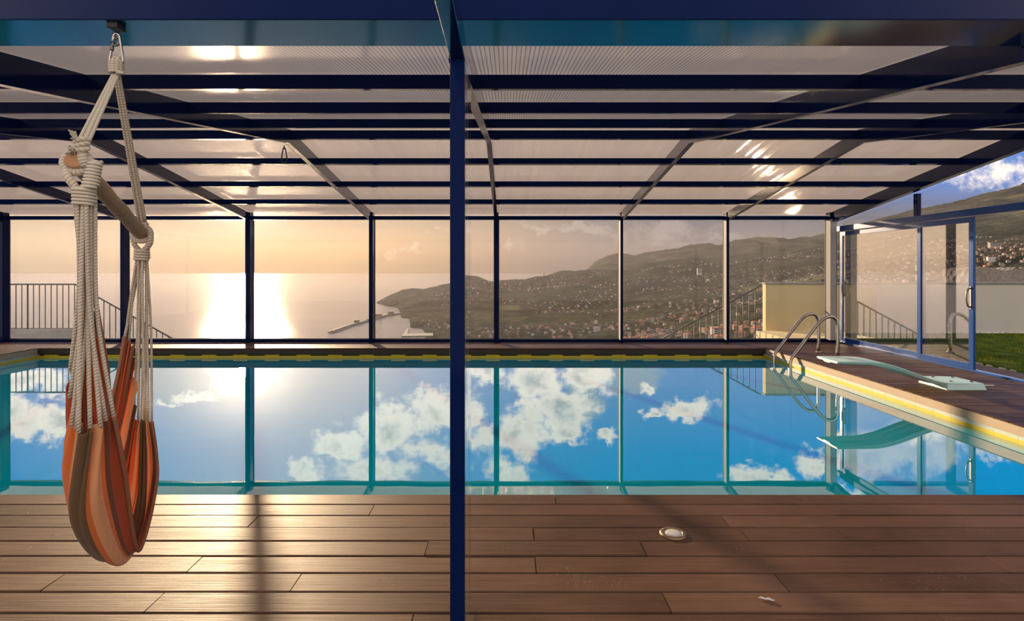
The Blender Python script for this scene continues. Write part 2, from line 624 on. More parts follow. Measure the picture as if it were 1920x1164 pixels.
def fabric_mat():
    m, T = mat('striped_cotton_canvas')
    uv = T.node('ShaderNodeTexCoord').outputs['UV']
    sp = T.node('ShaderNodeSeparateXYZ')
    T.l.new(uv, sp.inputs[0])
    R_, O_, P_, B_, D_ = (0.50, 0.085, 0.022), (0.86, 0.22, 0.045), (0.92, 0.46, 0.21), (0.20, 0.11, 0.045), (0.22, 0.07, 0.035)
    seq = [(0.0, D_), (0.04, R_), (0.10, O_), (0.15, R_), (0.21, B_), (0.25, R_), (0.30, O_), (0.34, P_), (0.38, R_), (0.43, B_),
           (0.46, O_), (0.50, R_), (0.53, O_), (0.575, P_), (0.625, O_), (0.635, P_), (0.645, B_), (0.80, O_), (0.825, P_), (0.895, O_), (0.915, D_), (0.94, R_), (0.985, D_)]
    c = T.ramp(sp.outputs[1], seq, 'CONSTANT')
    wv = T.noise(T.vmath('MULTIPLY', uv, (60.0, 900.0, 1.0)), 1.0, 2.0)
    c = T.mix(0.25, c, T.mix(wv, (0.4, 0.4, 0.4), (1, 1, 1)), 'MULTIPLY')
    df = T.node('ShaderNodeBsdfPrincipled')
    T.put(df.inputs['Base Color'], c)
    T.put(df.inputs['Roughness'], 0.9)
    T.put(df.inputs['Sheen Weight'], 0.2)
    bn = T.node('ShaderNodeBump')
    bn.inputs['Strength'].default_value = 0.3
    bn.inputs['Distance'].default_value = 0.002
    T.l.new(wv, bn.inputs['Height'])
    T.l.new(bn.outputs[0], df.inputs['Normal'])
    tl = T.sh('ShaderNodeBsdfTranslucent', Color=c)
    T.l.new(T.mixsh(0.28, df.outputs[0], tl), T.out.inputs[0])
    return m


def terrain_mat():
    m, T = mat('wooded_hillside')
    p = T.node('ShaderNodeBsdfPrincipled')
    T.l.new(p.outputs[0], T.out.inputs[0])
    g = T.node('ShaderNodeNewGeometry').outputs['Position']
    n1 = T.noise(g, 0.0035, 8.0, 0.6)
    n2 = T.noise(g, 0.035, 6.0, 0.6)
    n3 = T.noise(T.vmath('MULTIPLY', g, (1.0, 0.35, 1.0)), 0.0016, 3.0)
    c = T.ramp(n2, [(0.3, (0.014, 0.016, 0.012)), (0.52, (0.042, 0.043, 0.028)), (0.65, (0.10, 0.085, 0.065)), (0.8, (0.20, 0.155, 0.13))])
    c = T.mix(T.smooth(n1, 0.45, 0.62), c, (0.019, 0.021, 0.015))
    c = T.mix(T.math('MULTIPLY', T.smooth(n3, 0.60, 0.66), 0.55), c, (0.13, 0.115, 0.055))
    T.put(p.inputs['Base Color'], c)
    T.put(p.inputs['Roughness'], 1.0)
    T.put(p.inputs['Specular IOR Level'], 0.0)
    return m


def sea_mat():
    m, T = mat('ocean_water')
    p = T.node('ShaderNodeBsdfPrincipled')
    T.l.new(p.outputs[0], T.out.inputs[0])
    g = T.node('ShaderNodeNewGeometry').outputs['Position']
    T.put(p.inputs['Base Color'], (0.17, 0.14, 0.115))
    T.put(p.inputs['Roughness'], 0.13)
    T.put(p.inputs['IOR'], 1.34)
    T.put(p.inputs['Specular IOR Level'], 0.05)
    n = T.noise(T.vmath('MULTIPLY', g, (0.5, 1.0, 1.0)), 0.03, 8.0, 0.7)
    bn = T.node('ShaderNodeBump')
    bn.inputs['Strength'].default_value = 0.35
    bn.inputs['Distance'].default_value = 6.0
    T.l.new(n, bn.inputs['Height'])
    T.l.new(bn.outputs[0], p.inputs['Normal'])
    return m


def lawn_mat(name, a, b):
    m, T = mat(name)
    p = T.node('ShaderNodeBsdfPrincipled')
    T.l.new(p.outputs[0], T.out.inputs[0])
    g = T.node('ShaderNodeNewGeometry').outputs['Position']
    T.put(p.inputs['Base Color'], T.mix(T.smooth(T.noise(g, 3.0, 6.0), 0.35, 0.65), a, b))
    T.put(p.inputs['Specular IOR Level'], 0.0)
    T.put(p.inputs['Roughness'], 0.8)
    return m


def rock_mat():
    m, T = mat('dark_basalt_rubble')
    p = T.node('ShaderNodeBsdfPrincipled')
    T.l.new(p.outputs[0], T.out.inputs[0])
    g = T.node('ShaderNodeNewGeometry').outputs['Position']
    v = T.node('ShaderNodeTexVoronoi')
    T.put(v.inputs['Vector'], g)
    v.inputs['Scale'].default_value = 6.0
    T.put(p.inputs['Base Color'], T.mix(T.noise(g, 14.0, 6.0), (0.04, 0.035, 0.03), (0.24, 0.21, 0.18)))
    bn = T.node('ShaderNodeBump')
    bn.inputs['Strength'].default_value = 1.0
    bn.inputs['Distance'].default_value = 0.12
    T.l.new(v.outputs['Distance'], bn.inputs['Height'])
    T.l.new(bn.outputs[0], p.inputs['Normal'])
    T.put(p.inputs['Roughness'], 0.95)
    return m


M['deck'] = deck_mat()
M['glass'] = glass_mat('dusty_clear_glass', 0.008, 0.005)
M['glass_door'] = glass_mat('reflective_door_glass', 0.38, 0.004)
M['poly'], M['rib'], M['diag'] = poly_mat()
M['water'] = water_mat()
M['turq'] = tile_mat('turquoise_pool_tile', (0.05, 0.50, 0.56))
M['yellow'] = tile_mat('yellow_pool_tile', (0.62, 0.50, 0.02))
M['pale'] = tile_mat('pale_pool_tile', (0.48, 0.55, 0.48))
M['rope'] = rope_mat('cream_cotton_rope', (0.56, 0.47, 0.35), (0.76, 0.66, 0.52))
M['wrap'] = rope_mat('wound_cotton_cord', (0.52, 0.44, 0.33), (0.70, 0.60, 0.47), 0.0)
M['fabric'] = fabric_mat()
M['hill'] = terrain_mat()
M['sea'] = sea_mat()
M['lawn'] = lawn_mat('lawn_soil', (0.03, 0.05, 0.012), (0.07, 0.09, 0.02))
M['blade'] = lawn_mat('grass_blades', (0.07, 0.13, 0.008), (0.22, 0.22, 0.02))
M['rock'] = rock_mat()
def house_mat(name, lo, hi):
    m, T = mat(name)
    t = T.node('ShaderNodeAttribute', attribute_name='tone').outputs['Fac']
    T.l.new(T.sh('ShaderNodeBsdfDiffuse', Color=T.mix(t, lo, hi)), T.out.inputs[0])
    return m


M['h_white'] = house_mat('whitewashed_house_wall', (0.07, 0.06, 0.055), (0.46, 0.42, 0.38))
M['h_pink'] = house_mat('ochre_house_wall', (0.07, 0.05, 0.04), (0.42, 0.28, 0.20))
M['h_roof'] = principled('terracotta_roof_tile', (0.28, 0.11, 0.06), 0.9)
M['h_dark'] = principled('dark_window_opening', (0.03, 0.03, 0.035), 0.5)
M['quay'] = principled('harbour_concrete', (0.075, 0.066, 0.058), 0.9)

# ------------------------------------------------------------------ the enclosure: key dimensions
YW = 10.5                                   # far glass wall
XR = 6.17                                   # right glass wall
XL = -9.42                                  # left corner
RIDGE_Y = 6.5
POST_X = [-9.42, -7.18, -4.84, -2.55, -0.21, 2.14, 4.11, 6.07]
ZW = -0.17                                  # water level
PX0, PX1, PY0, PY1 = -8.1, 4.46, 3.37, 9.66   # pool opening in the deck


def sheet_z(y):
    return 2.985 - 0.147 * (RIDGE_Y - y) if y <= RIDGE_Y else 2.985 - 0.142 * (y - RIDGE_Y)


# ------------------------------------------------------------------ floor (decking)
def build_deck():
    mb = MB()
    W, GAP, TH = 0.1462, 0.009, 0.024
    joints = {0: [1041], 1: [697, 1552], 2: [475, 1360], 3: [1000, 1395, 1580], 4: [800, 1205], 5: [365, 1004, 1870], 6: [100, 555, 1465],
              7: [290, 1250], 8: [770, 1780]}

    def board(x0, x1, y0, y1, dz=0.0):
        mb.cur = rnd.random()
        c = 0.004
        z = dz + rnd.uniform(-.0012, .0012)
        tl = rnd.uniform(-.001, .001)
        xs = (x0 + .002, x1 - .002)
        prof = [(y0, -TH), (y0, z - c + tl), (y0 + c, z + tl), (y1 - c, z - tl), (y1, z - c - tl), (y1, -TH)]
        A = [mb.add((xs[0], p[0], p[1])) for p in prof]
        B = [mb.add((xs[1], p[0], p[1])) for p in prof]
        for i in range(5):
            mb.face((A[i], B[i], B[i + 1], A[i + 1]))
        mb.face(A)
        mb.face(list(reversed(B)))
    for r in range(46):
        y1 = PY0 - r * W
        y0 = y1 - W + GAP
        yc = (y0 + y1) / 2
        js = sorted((x - VX) / F * yc for x in joints.get(r, [rnd.uniform(-500, 2300), rnd.uniform(500, 2600)]))
        xs = [-10.2] + js + [6.75]
        for a, b in zip(xs[:-1], xs[1:]):
            lift = 0.003 if (r == 4 and abs(b - (1205 - VX) / F * yc) < .01) else (0.004 if r == 3 and a < -5 else 0.0)
            board(a, b, y0, y1, lift)
    y = PY0 + GAP
    while y < YW + 0.35:
        y1 = y + W - GAP
        if y1 < PY1 + .02:
            board(-10.2, PX0, y, y1)
            board(PX1, 6.75, y, y1)
        elif y < PY1:
            pass
        else:
            xs = [-10.2, rnd.uniform(-7, -3), rnd.uniform(-1, 3), 6.75]
            for a, b in zip(xs[:-1], xs[1:]): board(a, b, y, y1)
        y += W
    mb.cur = 0.2
    # edge board of the far side
    board(-10.2, PX1, PY1, PY1 + 0.08)
    o = mb.build('floor', M['deck'], attr=True, kind='structure',
                 label='brown composite deck boards around the indoor pool', cat='deck')
    s = MB()
    s.box(-10.2, 6.75, -3.3, PY0 - 0.03, -0.06, -0.03)
    s.box(-10.2, PX0 - 0.03, PY0 - .03, PY1 + .03, -0.06, -0.03)
    s.box(PX1 + 0.03, 6.75, PY0 - .03, PY1 + .03, -0.06, -0.03)
    s.box(-10.2, 6.75, PY1 + .03, YW + 0.4, -0.06, -0.03)
    s.build('subfloor', M['sub'], o)
    return o


build_deck()


# ------------------------------------------------------------------ pool
def build_pool():
    root = empty('swimming_pool', ((PX0 + PX1) / 2, (PY0 + PY1) / 2, 0), kind='structure',
                 label='rectangular turquoise tiled pool sunk in the brown deck', cat='swimming pool')

    def sub(name, mb, m, **kw):
        o = mb.build(name, m, None, **kw)
        o.parent = root
        o.matrix_parent_inverse = Matrix.Translation(-root.location)
        return o
    # basin shell
    b = MB()
    t = 0.1
    D = -1.55
    xi0, xi1, yi0, yi1 = PX0 - 0.02, PX1 + 0.02, PY0 - 0.02, PY1 + 0.02
    zt = -0.145
    b.box(xi0 - t, xi1 + t, yi0 - t, yi1 + t, D - t, D)
    b.box(xi0 - t, xi0, yi0 - t, yi1 + t, D, zt)
    b.box(xi1, xi1 + t, yi0 - t, yi1 + t, D, zt)
    b.box(xi0, xi1, yi0 - t, yi0, D, zt)
    b.box(xi0, xi1, yi1, yi1 + t, D, zt)
    sub('basin', b, M['turq'])
    # entry steps on the left end
    for k in range(4):
        s = MB()
        s.box(xi0, xi0 + 0.32 * (4 - k), 5.0, 8.4, D, -0.35 - 0.28 * (3 - k) * 1.0 + 0.0)
        sub('step', s, M['turq'])
    # tile bands above the water
    for nm, z0, z1, m in (('yellow_tile_band', -0.185, -0.135, M['yellow']), ('pale_tile_band', -0.135, -0.095, M['pale'])):
        mb = MB()
        e = 0.012
        mb.box(PX1 + e, PX1 + .1, yi0 - .05, yi1 + .05, z0, z1)
        mb.box(PX0 - .1, PX0 - e, yi0 - .05, yi1 + .05, z0, z1)
        mb.box(PX0 - .1, PX1 + .1, PY0 - .1, PY0 - e, z0, z1)
        if nm.startswith('yellow'):
            mb.box(PX0 - e, PX1 + e, PY1 + e, PY1 + .1, z0, z1)
            x = PX0 + 0.1
            while x < PX1 - .2:
                mb.box(x, x + .24, PY1 + e, PY1 + .1, z1, z1 + .020)
                x += 0.545
        sub(nm, mb, m)
    mb = MB()
    mb.box(PX0, PX1, PY1 + .05, PY1 + .1, -0.135, -0.095)  # black strip behind the yellow dashes on the far side
    sub('dark_strip', mb, M['black'])
    # coping course under the deck edge
    mb = MB()
    mb.box(PX1, PX1 + .1, PY0, PY1, -0.095, -0.012)
    mb.box(PX0 - .1, PX0, PY0, PY1, -0.095, -0.012)
    mb.box(PX0 - .1, PX1 + .1, PY0 - .1, PY0, -0.095, -0.026)
    sub('coping', mb, M['coping'])
    mb = MB()
    mb.box(PX0 - .1, PX1 + .1, PY1, PY1 + .1, -0.10, -0.026)  # far coping face, darkened in colour to stand for its shade
    sub('shaded_far_coping', mb, M['coping_shade'])
    w = MB()
    nx, ny = 24, 12
    P = [[(PX0 - .005 + (PX1 - PX0 + .01) * i / nx, PY0 - .005 + (PY1 - PY0 + .01) * j / ny, ZW) for j in range(ny + 1)] for i in range(nx + 1)]
    w.grid(P)
    sub('water_surface', w, M['water'])


build_pool()


# ------------------------------------------------------------------ ceiling (polycarbonate roof on blue steel)
def build_ceiling():
    root = empty('ceiling', (0, 0, 0), kind='structure',
                 label='pitched roof of ribbed polycarbonate sheets on dark blue steel rafters', cat='roof')
    HW = 0.03
    y_near = 2.30
    for i, x in enumerate(POST_X):
        dp = 0.21 if i in (0, 7) else 0.165
        hw = 0.045 if i in (0, 7) else HW
        mb = MB()
        za, zr, zb = sheet_z(y_near), sheet_z(RIDGE_Y), sheet_z(YW + .02)
        mb.slope(x - hw, x + hw, y_near, RIDGE_Y, za - dp, za - .004, zr - dp, zr - .004)
        mb.slope(x - hw, x + hw, RIDGE_Y, YW + .02, zr - dp, zr - .004, zb - dp + .02, zb - .004)
        mb.build('rafter', M['blue'], root)
    for y, hh in ((3.34, .085), (4.42, .085), (5.50, .085), (6.50, .10), (7.47, .075), (8.50, .075), (9.52, .075)):
        z = sheet_z(y) - .006
        if y == 6.50: z -= .008
        mb = MB()
        wd = .06
        k = .147 if y < RIDGE_Y - .1 else (-.142 if y > RIDGE_Y + .1 else 0)
        mb.slope(XL - .1, 6.115, y, y + wd, z - hh, z, z - hh + k * wd, z + k * wd)
        mb.build('purlin', M['blue'], root)
    # sheets: a lower skin plus the upright flute walls that stand on it
    for a, b in zip(POST_X[:-1], POST_X[1:]):
        for (y0, y1) in ((y_near - .25, RIDGE_Y), (RIDGE_Y, YW + .15)):
            mb = MB()
            z0 = sheet_z(y0)
            z1 = sheet_z(y1)
            q = [mb.add((a, y0, z0)), mb.add((b, y0, z0)), mb.add((b, y1, z1)), mb.add((a, y1, z1))]
            mb.face(q, 0)
            x = a + .012
            while x < b - .005:
                lean = rnd.gauss(0, .0011)
                r = [mb.add((x, y0, z0 + .0005)), mb.add((x, y1, z1 + .0005)), mb.add((x + lean, y1, z1 + .026)), mb.add((x + lean, y0, z0 + .026))]
                mb.face(r, 1)
                if x > a + .03:
                    # diagonal web added to the sheet, angled to mirror the sun streak
                    h = .0141 + rnd.gauss(0, .0010)
                    mb.face([mb.add((x, y0, z0 + .0006)), mb.add((x, y1, z1 + .0006)), mb.add((x - .0225, y1, z1 + h)), mb.add((x - .0225, y0, z0 + h))], 2)
                x += .0225
            mb.build('roof_sheet', [M['poly'], M['rib'], M['diag']], root)


build_ceiling()

# transverse header, post and the beam that runs back over the terrace
ZB = CAMH + (VY - 37) / F * 2.05
MB().box(-10.2, 6.75, 2.05, 2.294, ZB, ZB + .40).build('beam', M['blue'], bevel=.004, kind='structure',
    label='glossy dark blue steel header beam spanning the top, hanging chair hooked under it', cat='beam')
ZP = CAMH + (VY - 110) / F * 2.06
xa, xb = (843.5 - VX) / F * 2.06, (871.5 - VX) / F * 2.06
MB().box(xa, xb, 2.06, 2.12, 0, ZP + .001).build('pillar', M['blue'], bevel=.003, kind='structure',
    label='slim dark blue steel post rising from the deck near the middle', cat='post')
MB().box(xa, xb, -3.2, 2.12, ZP, ZP + .10).build('beam', M['blue'], bevel=.003, kind='structure',
    label='narrow dark blue beam running back from the top of the slim middle post', cat='beam')
MB().box(xb + .001, xb + .009, 2.12, 2.28, 0.01, ZP + .02).build('window_9', M['glass'], kind='structure',
    label='narrow glass fin behind the slim middle post', cat='glass panel')


# ------------------------------------------------------------------ far wall
def build_far_wall():
    root = empty('wall_far', (0, YW, 0), kind='structure', label='far wall of tall glass bays between dark blue posts facing the sea', cat='glass wall')

    def sub(name, mb, m, par=root, **kw):
        o = mb.build(name, m, None, **kw)
        o.parent = par
        o.matrix_parent_inverse = Matrix.Translation(-root.location)
        return o
    edges = [(0, 18), (225, 242), (459.5, 475.5), (691.5, 702.5), (926.5, 935), (1160.5, 1168.5), (1356.5, 1367.5), (1548, 1569)]
    X = []
    for i, (a, b) in enumerate(edges):
        yf, yb = YW - .12, YW + .03
        if i < 5:
            x0, x1 = (a - VX) / F * yf, (b - VX) / F * yb
        else:
            x0, x1 = (a - VX) / F * yb, (b - VX) / F * yf
        if i == 0: x0 = x1 - .2
        X.append((x0, x1))
        mb = MB()
        mb.box(x0, x1, yf, yb, 0, 2.42)
        o = sub('post', mb, M['blue'], bevel=.003)
        if i in (5, 6, 7):
            # aluminium strip added to lighten the sunlit side of the post
            al = MB()
            al.box(x0 - .005, x0 + .004, yf - .002, yb, 0.05, 2.29)
            if i == 7: al.box(x0 - .006, x1 - .012, yf - .006, yf - .0025, 0.05, 2.29, 1)  # corner front plate, colour raised because it stands in shade
            o2 = al.build('added_sun_side_strip', [M['alu'], M['alu_shade_front']], None)
            o2.parent = o
            o2.matrix_parent_inverse = Matrix.Identity(4)
    mb = MB()
    mb.box(X[0][0], X[-1][1], YW - .012, YW + .08, 2.292, 2.36)
    sub('top_rail', mb, M['blue'], bevel=.003)
    mb = MB()
    mb.box(X[0][0], X[-1][1], YW - .014, YW + .08, 0.0, .05)
    sub('bottom_rail', mb, M['blue'], bevel=.003)
    for i in range(7):
        x0, x1 = X[i][1], X[i + 1][0]
        w = empty('window_%d' % (i + 1), ((x0 + x1) / 2, YW + .04, .05), kind='structure',
                  label='tall glass pane of the far wall, %s' % ['at the left corner post looking on a level railing', 'second bay, railing sloping down behind it',
                        'third bay, bright sun glitter on the sea', 'fourth bay with a long breakwater outside, beside the slim post', 'fifth bay, low ridge with a mast',
                        'sixth bay, with the steep headland in it', 'seventh bay, showing the sloping railing and cream wall'][i], cat='window')
        inv = Matrix.Translation(-w.location)
        p = MB().box(x0, x1, YW + .036, YW + .044, .052, 2.29).build('pane', M['glass'])
        p.parent = w
        p.matrix_parent_inverse = inv
        g = MB()
        g.box(x0, x1, YW + .025, YW + .036, .05, .066)
        g.box(x0, x0 + .012, YW + .025, YW + .036, .066, 2.29)
        g.box(x1 - .012, x1, YW + .025, YW + .036, .066, 2.29)
        g = g.build('gasket', M['alu'])
        g.parent = w
        g.matrix_parent_inverse = inv


build_far_wall()


# ------------------------------------------------------------------ right wall with the sliding door
def build_right_wall():
    root = empty('wall_right', (XR, 0, 0), kind='structure', label='right glass wall with sliding doors and a glazed gable', cat='glass wall')
    R = Matrix.Translation(-root.location)

    def put(o, par, inv=R):
        o.parent = par
        o.matrix_parent_inverse = inv
        return o
    put(MB().box(XR, XR + .09, -3.2, YW, -.02, .025).build('bottom_track', M['blue_mid'], bevel=.003), root)
    put(MB().box(XR, XR + .09, -3.2, YW, 2.07, 2.165).build('tie_beam', M['blue_mid'], bevel=.003), root)
    y = 6.17 * F / (1715 - VX)
    put(MB().box(XR + .005, XR + .075, y - .035, y + .035, 2.165, sheet_z(y) - .2).build('gable_post', M['blue'], bevel=.003), root)
    put(MB().box(XR + .01, XR + .08, 2.6, 2.67, 0, 2.07).build('gable_post', M['blue'], bevel=.003), root)
    # gable glass above the tie beam
    w = empty('window_8', (XR + .03, 7, 2.165), kind='structure', label='sloping gable glass above the door tie beam at the right', cat='window')
    iw = Matrix.Translation(-w.location)
    for (ya, yb) in ((2.35, RIDGE_Y), (RIDGE_Y, y - .035), (y + .035, YW)):
        g = MB().slope(XR + .03, XR + .038, ya, yb, 2.166, max(2.17, sheet_z(ya) - .2), 2.166, max(2.17, sheet_z(yb) - .2)).build('pane', M['glass'])
        put(g, w, iw)

    def leaf(name, y0, y1, xo, label, handle_y, hz):
        d = empty(name, (XR + xo, (y0 + y1) / 2, .03), kind='structure', label=label, cat='sliding door')
        iv = Matrix.Translation(-d.location)
        x0, x1 = XR + xo, XR + xo + .035
        for nm, b in (('stile', (x0, x1, y0, y0 + .075, .026, 2.06)), ('stile', (x0, x1, y1 - .075, y1, .026, 2.06)),
                      ('top_rail', (x0, x1, y0 + .075, y1 - .075, 1.985, 2.06)), ('bottom_rail', (x0, x1, y0 + .075, y1 - .075, .026, .10))):
            put(MB().box(*b).build(nm, M['blue_mid'], bevel=.003), d, iv)
        put(MB().box(x0 + .014, x0 + .020, y0 + .075, y1 - .075, .10, 1.985).build('pane', M['glass_door']), d, iv)
        h = MB()
        hx = x0 - .045
        pts = []
        for k in range(13):
            a = math.pi * k / 12
            pts.append((x0 - .003 - .055 * math.sin(a) ** .6, handle_y, hz - .125 * math.cos(a)))
        h.tube(pts, .011, 8)
        h.box(x0 - .008, x0, handle_y - .014, handle_y + .014, hz - .15, hz + .15)
        put(h.build('handle', M['dark_steel'], label='dark curved door handle'), d, iv)
        return d
    leaf('door_1', 8.36, 10.46, .045, 'closed sliding glass door next to the far corner, golden sea mirrored in it', 10.30, 1.0)
    leaf('door_2', 7.42, 8.44, .005, 'narrow sliding glass door leaf with its handle at the open doorway', 7.46, .98)
    return root


build_right_wall()

# left wall: corner only
lw = empty('wall_left', (XL - .1, 6, 0), kind='structure', label='left glass side wall meeting the blue corner post', cat='glass wall')
for nm, b, m in (('bottom_rail', (XL - .12, XL - .05, 2.3, YW, 0, .05), 'blue'), ('top_rail', (XL - .12, XL - .05, 2.3, YW, 2.292, 2.36), 'blue'),
                 ('post', (XL - .12, XL - .05, 4.4, 4.46, .05, 2.292), 'blue'), ('post', (XL - .12, XL - .05, 7.4, 7.46, .05, 2.292), 'blue'),
                 ('pane', (XL - .09, XL - .084, 2.3, 4.4, .05, 2.292), 'glass'), ('pane', (XL - .09, XL - .084, 4.46, 7.4, .05, 2.292), 'glass'),
                 ('pane', (XL - .09, XL - .084, 7.46, YW, .05, 2.292), 'glass')):
    o = MB().box(*b).build(nm, M[m])
    o.parent = lw
    o.matrix_parent_inverse = Matrix.Translation(-lw.location)


# ------------------------------------------------------------------ hanging chair
def catmull(P, t):
    n = len(P)
    s = t * (n - 1)
    i = min(int(s), n - 2)
    f = s - i
    p1, p2 = P[i], P[i + 1]
    p0 = P[i - 1] if i > 0 else p1 * 2 - p2
    p3 = P[i + 2] if i + 2 < n else p2 * 2 - p1
    return 0.5 * ((2 * p1) + (p2 - p0) * f + (2 * p0 - 5 * p1 + 4 * p2 - p3) * f * f + (3 * p1 - p0 - 3 * p2 + p3) * f ** 3)


def build_chair():
    hook = px(218, 40, 2.09)
    hook.z = ZB
    # bracket on the beam
    br = empty('hook_bracket', hook, label='small black hook plate bolted under the blue header beam', cat='hook')
    b = MB().box(-.02, .02, -.025, .025, -.020, 0).build('plate', M['black'], br, bevel=.002)
    e = MB()
    zc = -.020
    e.tube([(.011 * math.cos(a), .0, zc - .012 + .020 * math.sin(a)) for a in [math.pi * k / 16 * 1.0 + math.pi for k in range(17)]], .0035, 8)
    e.tube([(0.012 * math.cos(2 * math.pi * k / 24), .0 + .004 * math.sin(2 * math.pi * k / 24), zc - .035 + .026 * math.sin(2 * math.pi * k / 24)) for k in range(24)], .0042, 8, closed=True)
    e.build('ring', M['dark_steel'], br)
    # carabiner
    cb = empty('carabiner', hook + Vector((0, 0, -.06)), label='steel carabiner linking the beam hook to the rope chair', cat='carabiner')
    pts = [(-.011, 0, .014), (-.006, 0, .024), (.003, 0, .026), (.011, 0, .020), (.014, 0, .006), (.019, 0, -.03), (.025, 0, -.065), (.0235, 0, -.080), (.014, 0, -.093),
           (0, 0, -.097), (-.014, 0, -.093), (-.0235, 0, -.08), (-.024, 0, -.065), (-.018, 0, -.035), (-.0135, 0, -.01)]
    sm = []
    n = len(pts)
    for i in range(n):
        p0, p1, p2, p3 = [Vector(pts[(i + k) % n]) for k in (-1, 0, 1, 2)]
        for f in (0, .33, .66):
            sm.append(0.5 * ((2 * p1) + (p2 - p0) * f + (2 * p0 - 5 * p1 + 4 * p2 - p3) * f * f + (3 * p1 - p0 - 3 * p2 + p3) * f ** 3))
    MB().tube(sm, .0048, 10, closed=True).build('body', M['steel'], cb)
    MB().tube([(-.0125, 0, -.005), (-.0165, 0, -.03), (-.018, 0, -.038)], .0068, 10).build('gate_sleeve', M['dark_steel'], cb)

    root = empty('hanging_chair', (hook.x, 2.1, .25), label='hanging hammock chair of orange and brown striped cloth on cream ropes', cat='hammock chair')
    inv = Matrix.Translation(-root.location)

    def put(o, par=root):
        o.parent = par
        o.matrix_parent_inverse = inv if par is root else Matrix.Identity(4)
        return o
    # spreader bar
    Pn, Pf = px(139, 299, 1.80), px(268, 441, 2.45)
    ax = (Pf - Pn).normalized()
    bar = MB()
    nseg = 14
    pts = [Pn + (Pf - Pn) * (k / nseg) for k in range(nseg + 1)]
    rr = [.0285 * (1 + .05 * math.sin(k * 1.7)) for k in range(nseg + 1)]
    rr[0] *= .93
    rr[-1] *= .93
    bar.tube(pts, rr, 20)
    bo = put(bar.build('spreader_bar', M['wood']))
    cap = MB().tube([Pn - ax * .0015, Pn + ax * .001], .0262, 20).build('bar_end', M['wood_end'])
    put(cap, bo)
    # fabric
    C = [[(182, 586, 1.88), (203, 700, 1.95), (211, 800, 2.15), (214, 745, 2.35), (232, 638, 2.46)],
         [(147, 648, 1.84), (160, 800, 1.92), (196, 890, 2.13), (222, 800, 2.36), (250, 656, 2.47)],
         [(138, 775, 1.80), (124, 880, 1.86), (160, 1003, 2.10), (225, 930, 2.34), (257, 782, 2.46)],
         [(165, 806, 1.77), (150, 985, 1.83), (208, 1058, 2.06), (262, 985, 2.32), (272, 790, 2.45)],
         [(212, 784, 1.83), (232, 890, 1.92), (260, 1031, 2.14), (293, 895, 2.40), (286, 795, 2.45)]]
    CP = [[px(*c) for c in row] for row in C]
    NU, NV = 64, 120

    def surf(u, v):
        cols = [catmull([CP[r][c] for r in range(5)], v) for c in range(5)]
        return catmull(cols, u)
    P, UV = [], []
    for i in range(NU + 1):
        u = i / NU
        row, ur = [], []
        for j in range(NV + 1):
            v = j / NV
            p = surf(u, v)
            e = max(0.0, abs(u - .5) * 2 - .12)
            pl = (e ** 1.3) * .014 * math.sin(v * 2 * math.pi * 13 + 1.1 * math.sin(u * 5))
            pl += .006 * math.sin(v * 2 * math.pi * 6 + u * 3) + .004 * math.sin(v * 2 * math.pi * 3.3 - u * 7)
            du = surf(min(1, u + .01), v) - surf(max(0, u - .01), v)
            dv = surf(u, min(1, v + .01)) - surf(u, max(0, v - .01))
            nn = du.cross(dv)
            if nn.length > 1e-9: nn.normalize()
            zig = (e ** 3) * .015 * math.cos(v * 2 * math.pi * 13)
            row.append(p + nn * pl + Vector((0, 0, zig)))
            ur.append((u, v))
        P.append(row)
        UV.append(ur)
    fb = MB().grid(P, uvs=UV)
    fo = fb.build('seat_cloth', M['fabric'])
    so = fo.modifiers.new('thick', 'SOLIDIFY')
    so.thickness = .0035
    so.offset = 0
    put(fo)
    # hems
    for v, nm in ((NV, 'front_hem'), (0, 'back_hem')):
        h = MB().tube([P[i][v] for i in range(NU + 1)], .0075, 10)
        put(h.build(nm, M['fabric_hem']), fo)

    # ropes
    def rope(name, pts, r, par=root, m='rope'):
        mb = MB().tube(pts, r, 8)
        return put(mb.build(name, M[m]), par)

    def sag(a, b, n=10, amt=.0, side=Vector((0, 0, 0))):
        out = []
        for k in range(n + 1):
            f = k / n
            q = a.lerp(b, f)
            q = q + side * math.sin(math.pi * f) * amt
            out.append(q)
        return out
    nk = px(158, 384, 1.80)
    fk = px(266, 485, 2.45)
    near_v = [0.0, 0.03, 0.08, 0.20, 0.34, 0.42, 0.50, 0.57, 0.64, 0.71, 0.78, 0.86, 0.93, 1.0]
    for k, v in enumerate(near_v):
        a = (k - 6.5) / 6.5
        end = P[0][int(v * NV)] + Vector((0, 0, -.004))
        st = nk + Vector((.022 * a, .018 * math.cos(k * 2.4), 0))
        hgt = st.z - end.z
        mid = Vector((st.x + (end.x - st.x) * .12, st.y + (end.y - st.y) * .3 + .004 * math.cos(k * 1.7), st.z - hgt * .5))
        pts = [catmull([st + Vector((0, 0, .02)), st, mid, end], t / 18) for t in range(19)]
        rope('suspension_cord', pts, .0064)
    for k, v in enumerate([0.0, 0.03, 0.10, 0.30, 0.44, 0.52, 0.60, 0.68, 0.76, 0.84, 0.92, 1.0]):
        a = (k - 5.5) / 5.5
        end = P[NU][int(v * NV)] + Vector((0, 0, -.004))
        st = fk + Vector((.019 * a, .016 * math.cos(k * 2.4), 0))
        mid = st.lerp(end, .45) + Vector((.002 * a, .010 * math.cos(k * 1.7), 0))
        pts = [catmull([st + Vector((0, 0, .02)), st, mid, end], t / 18) for t in range(19)]
        rope('suspension_cord', pts, .0050)
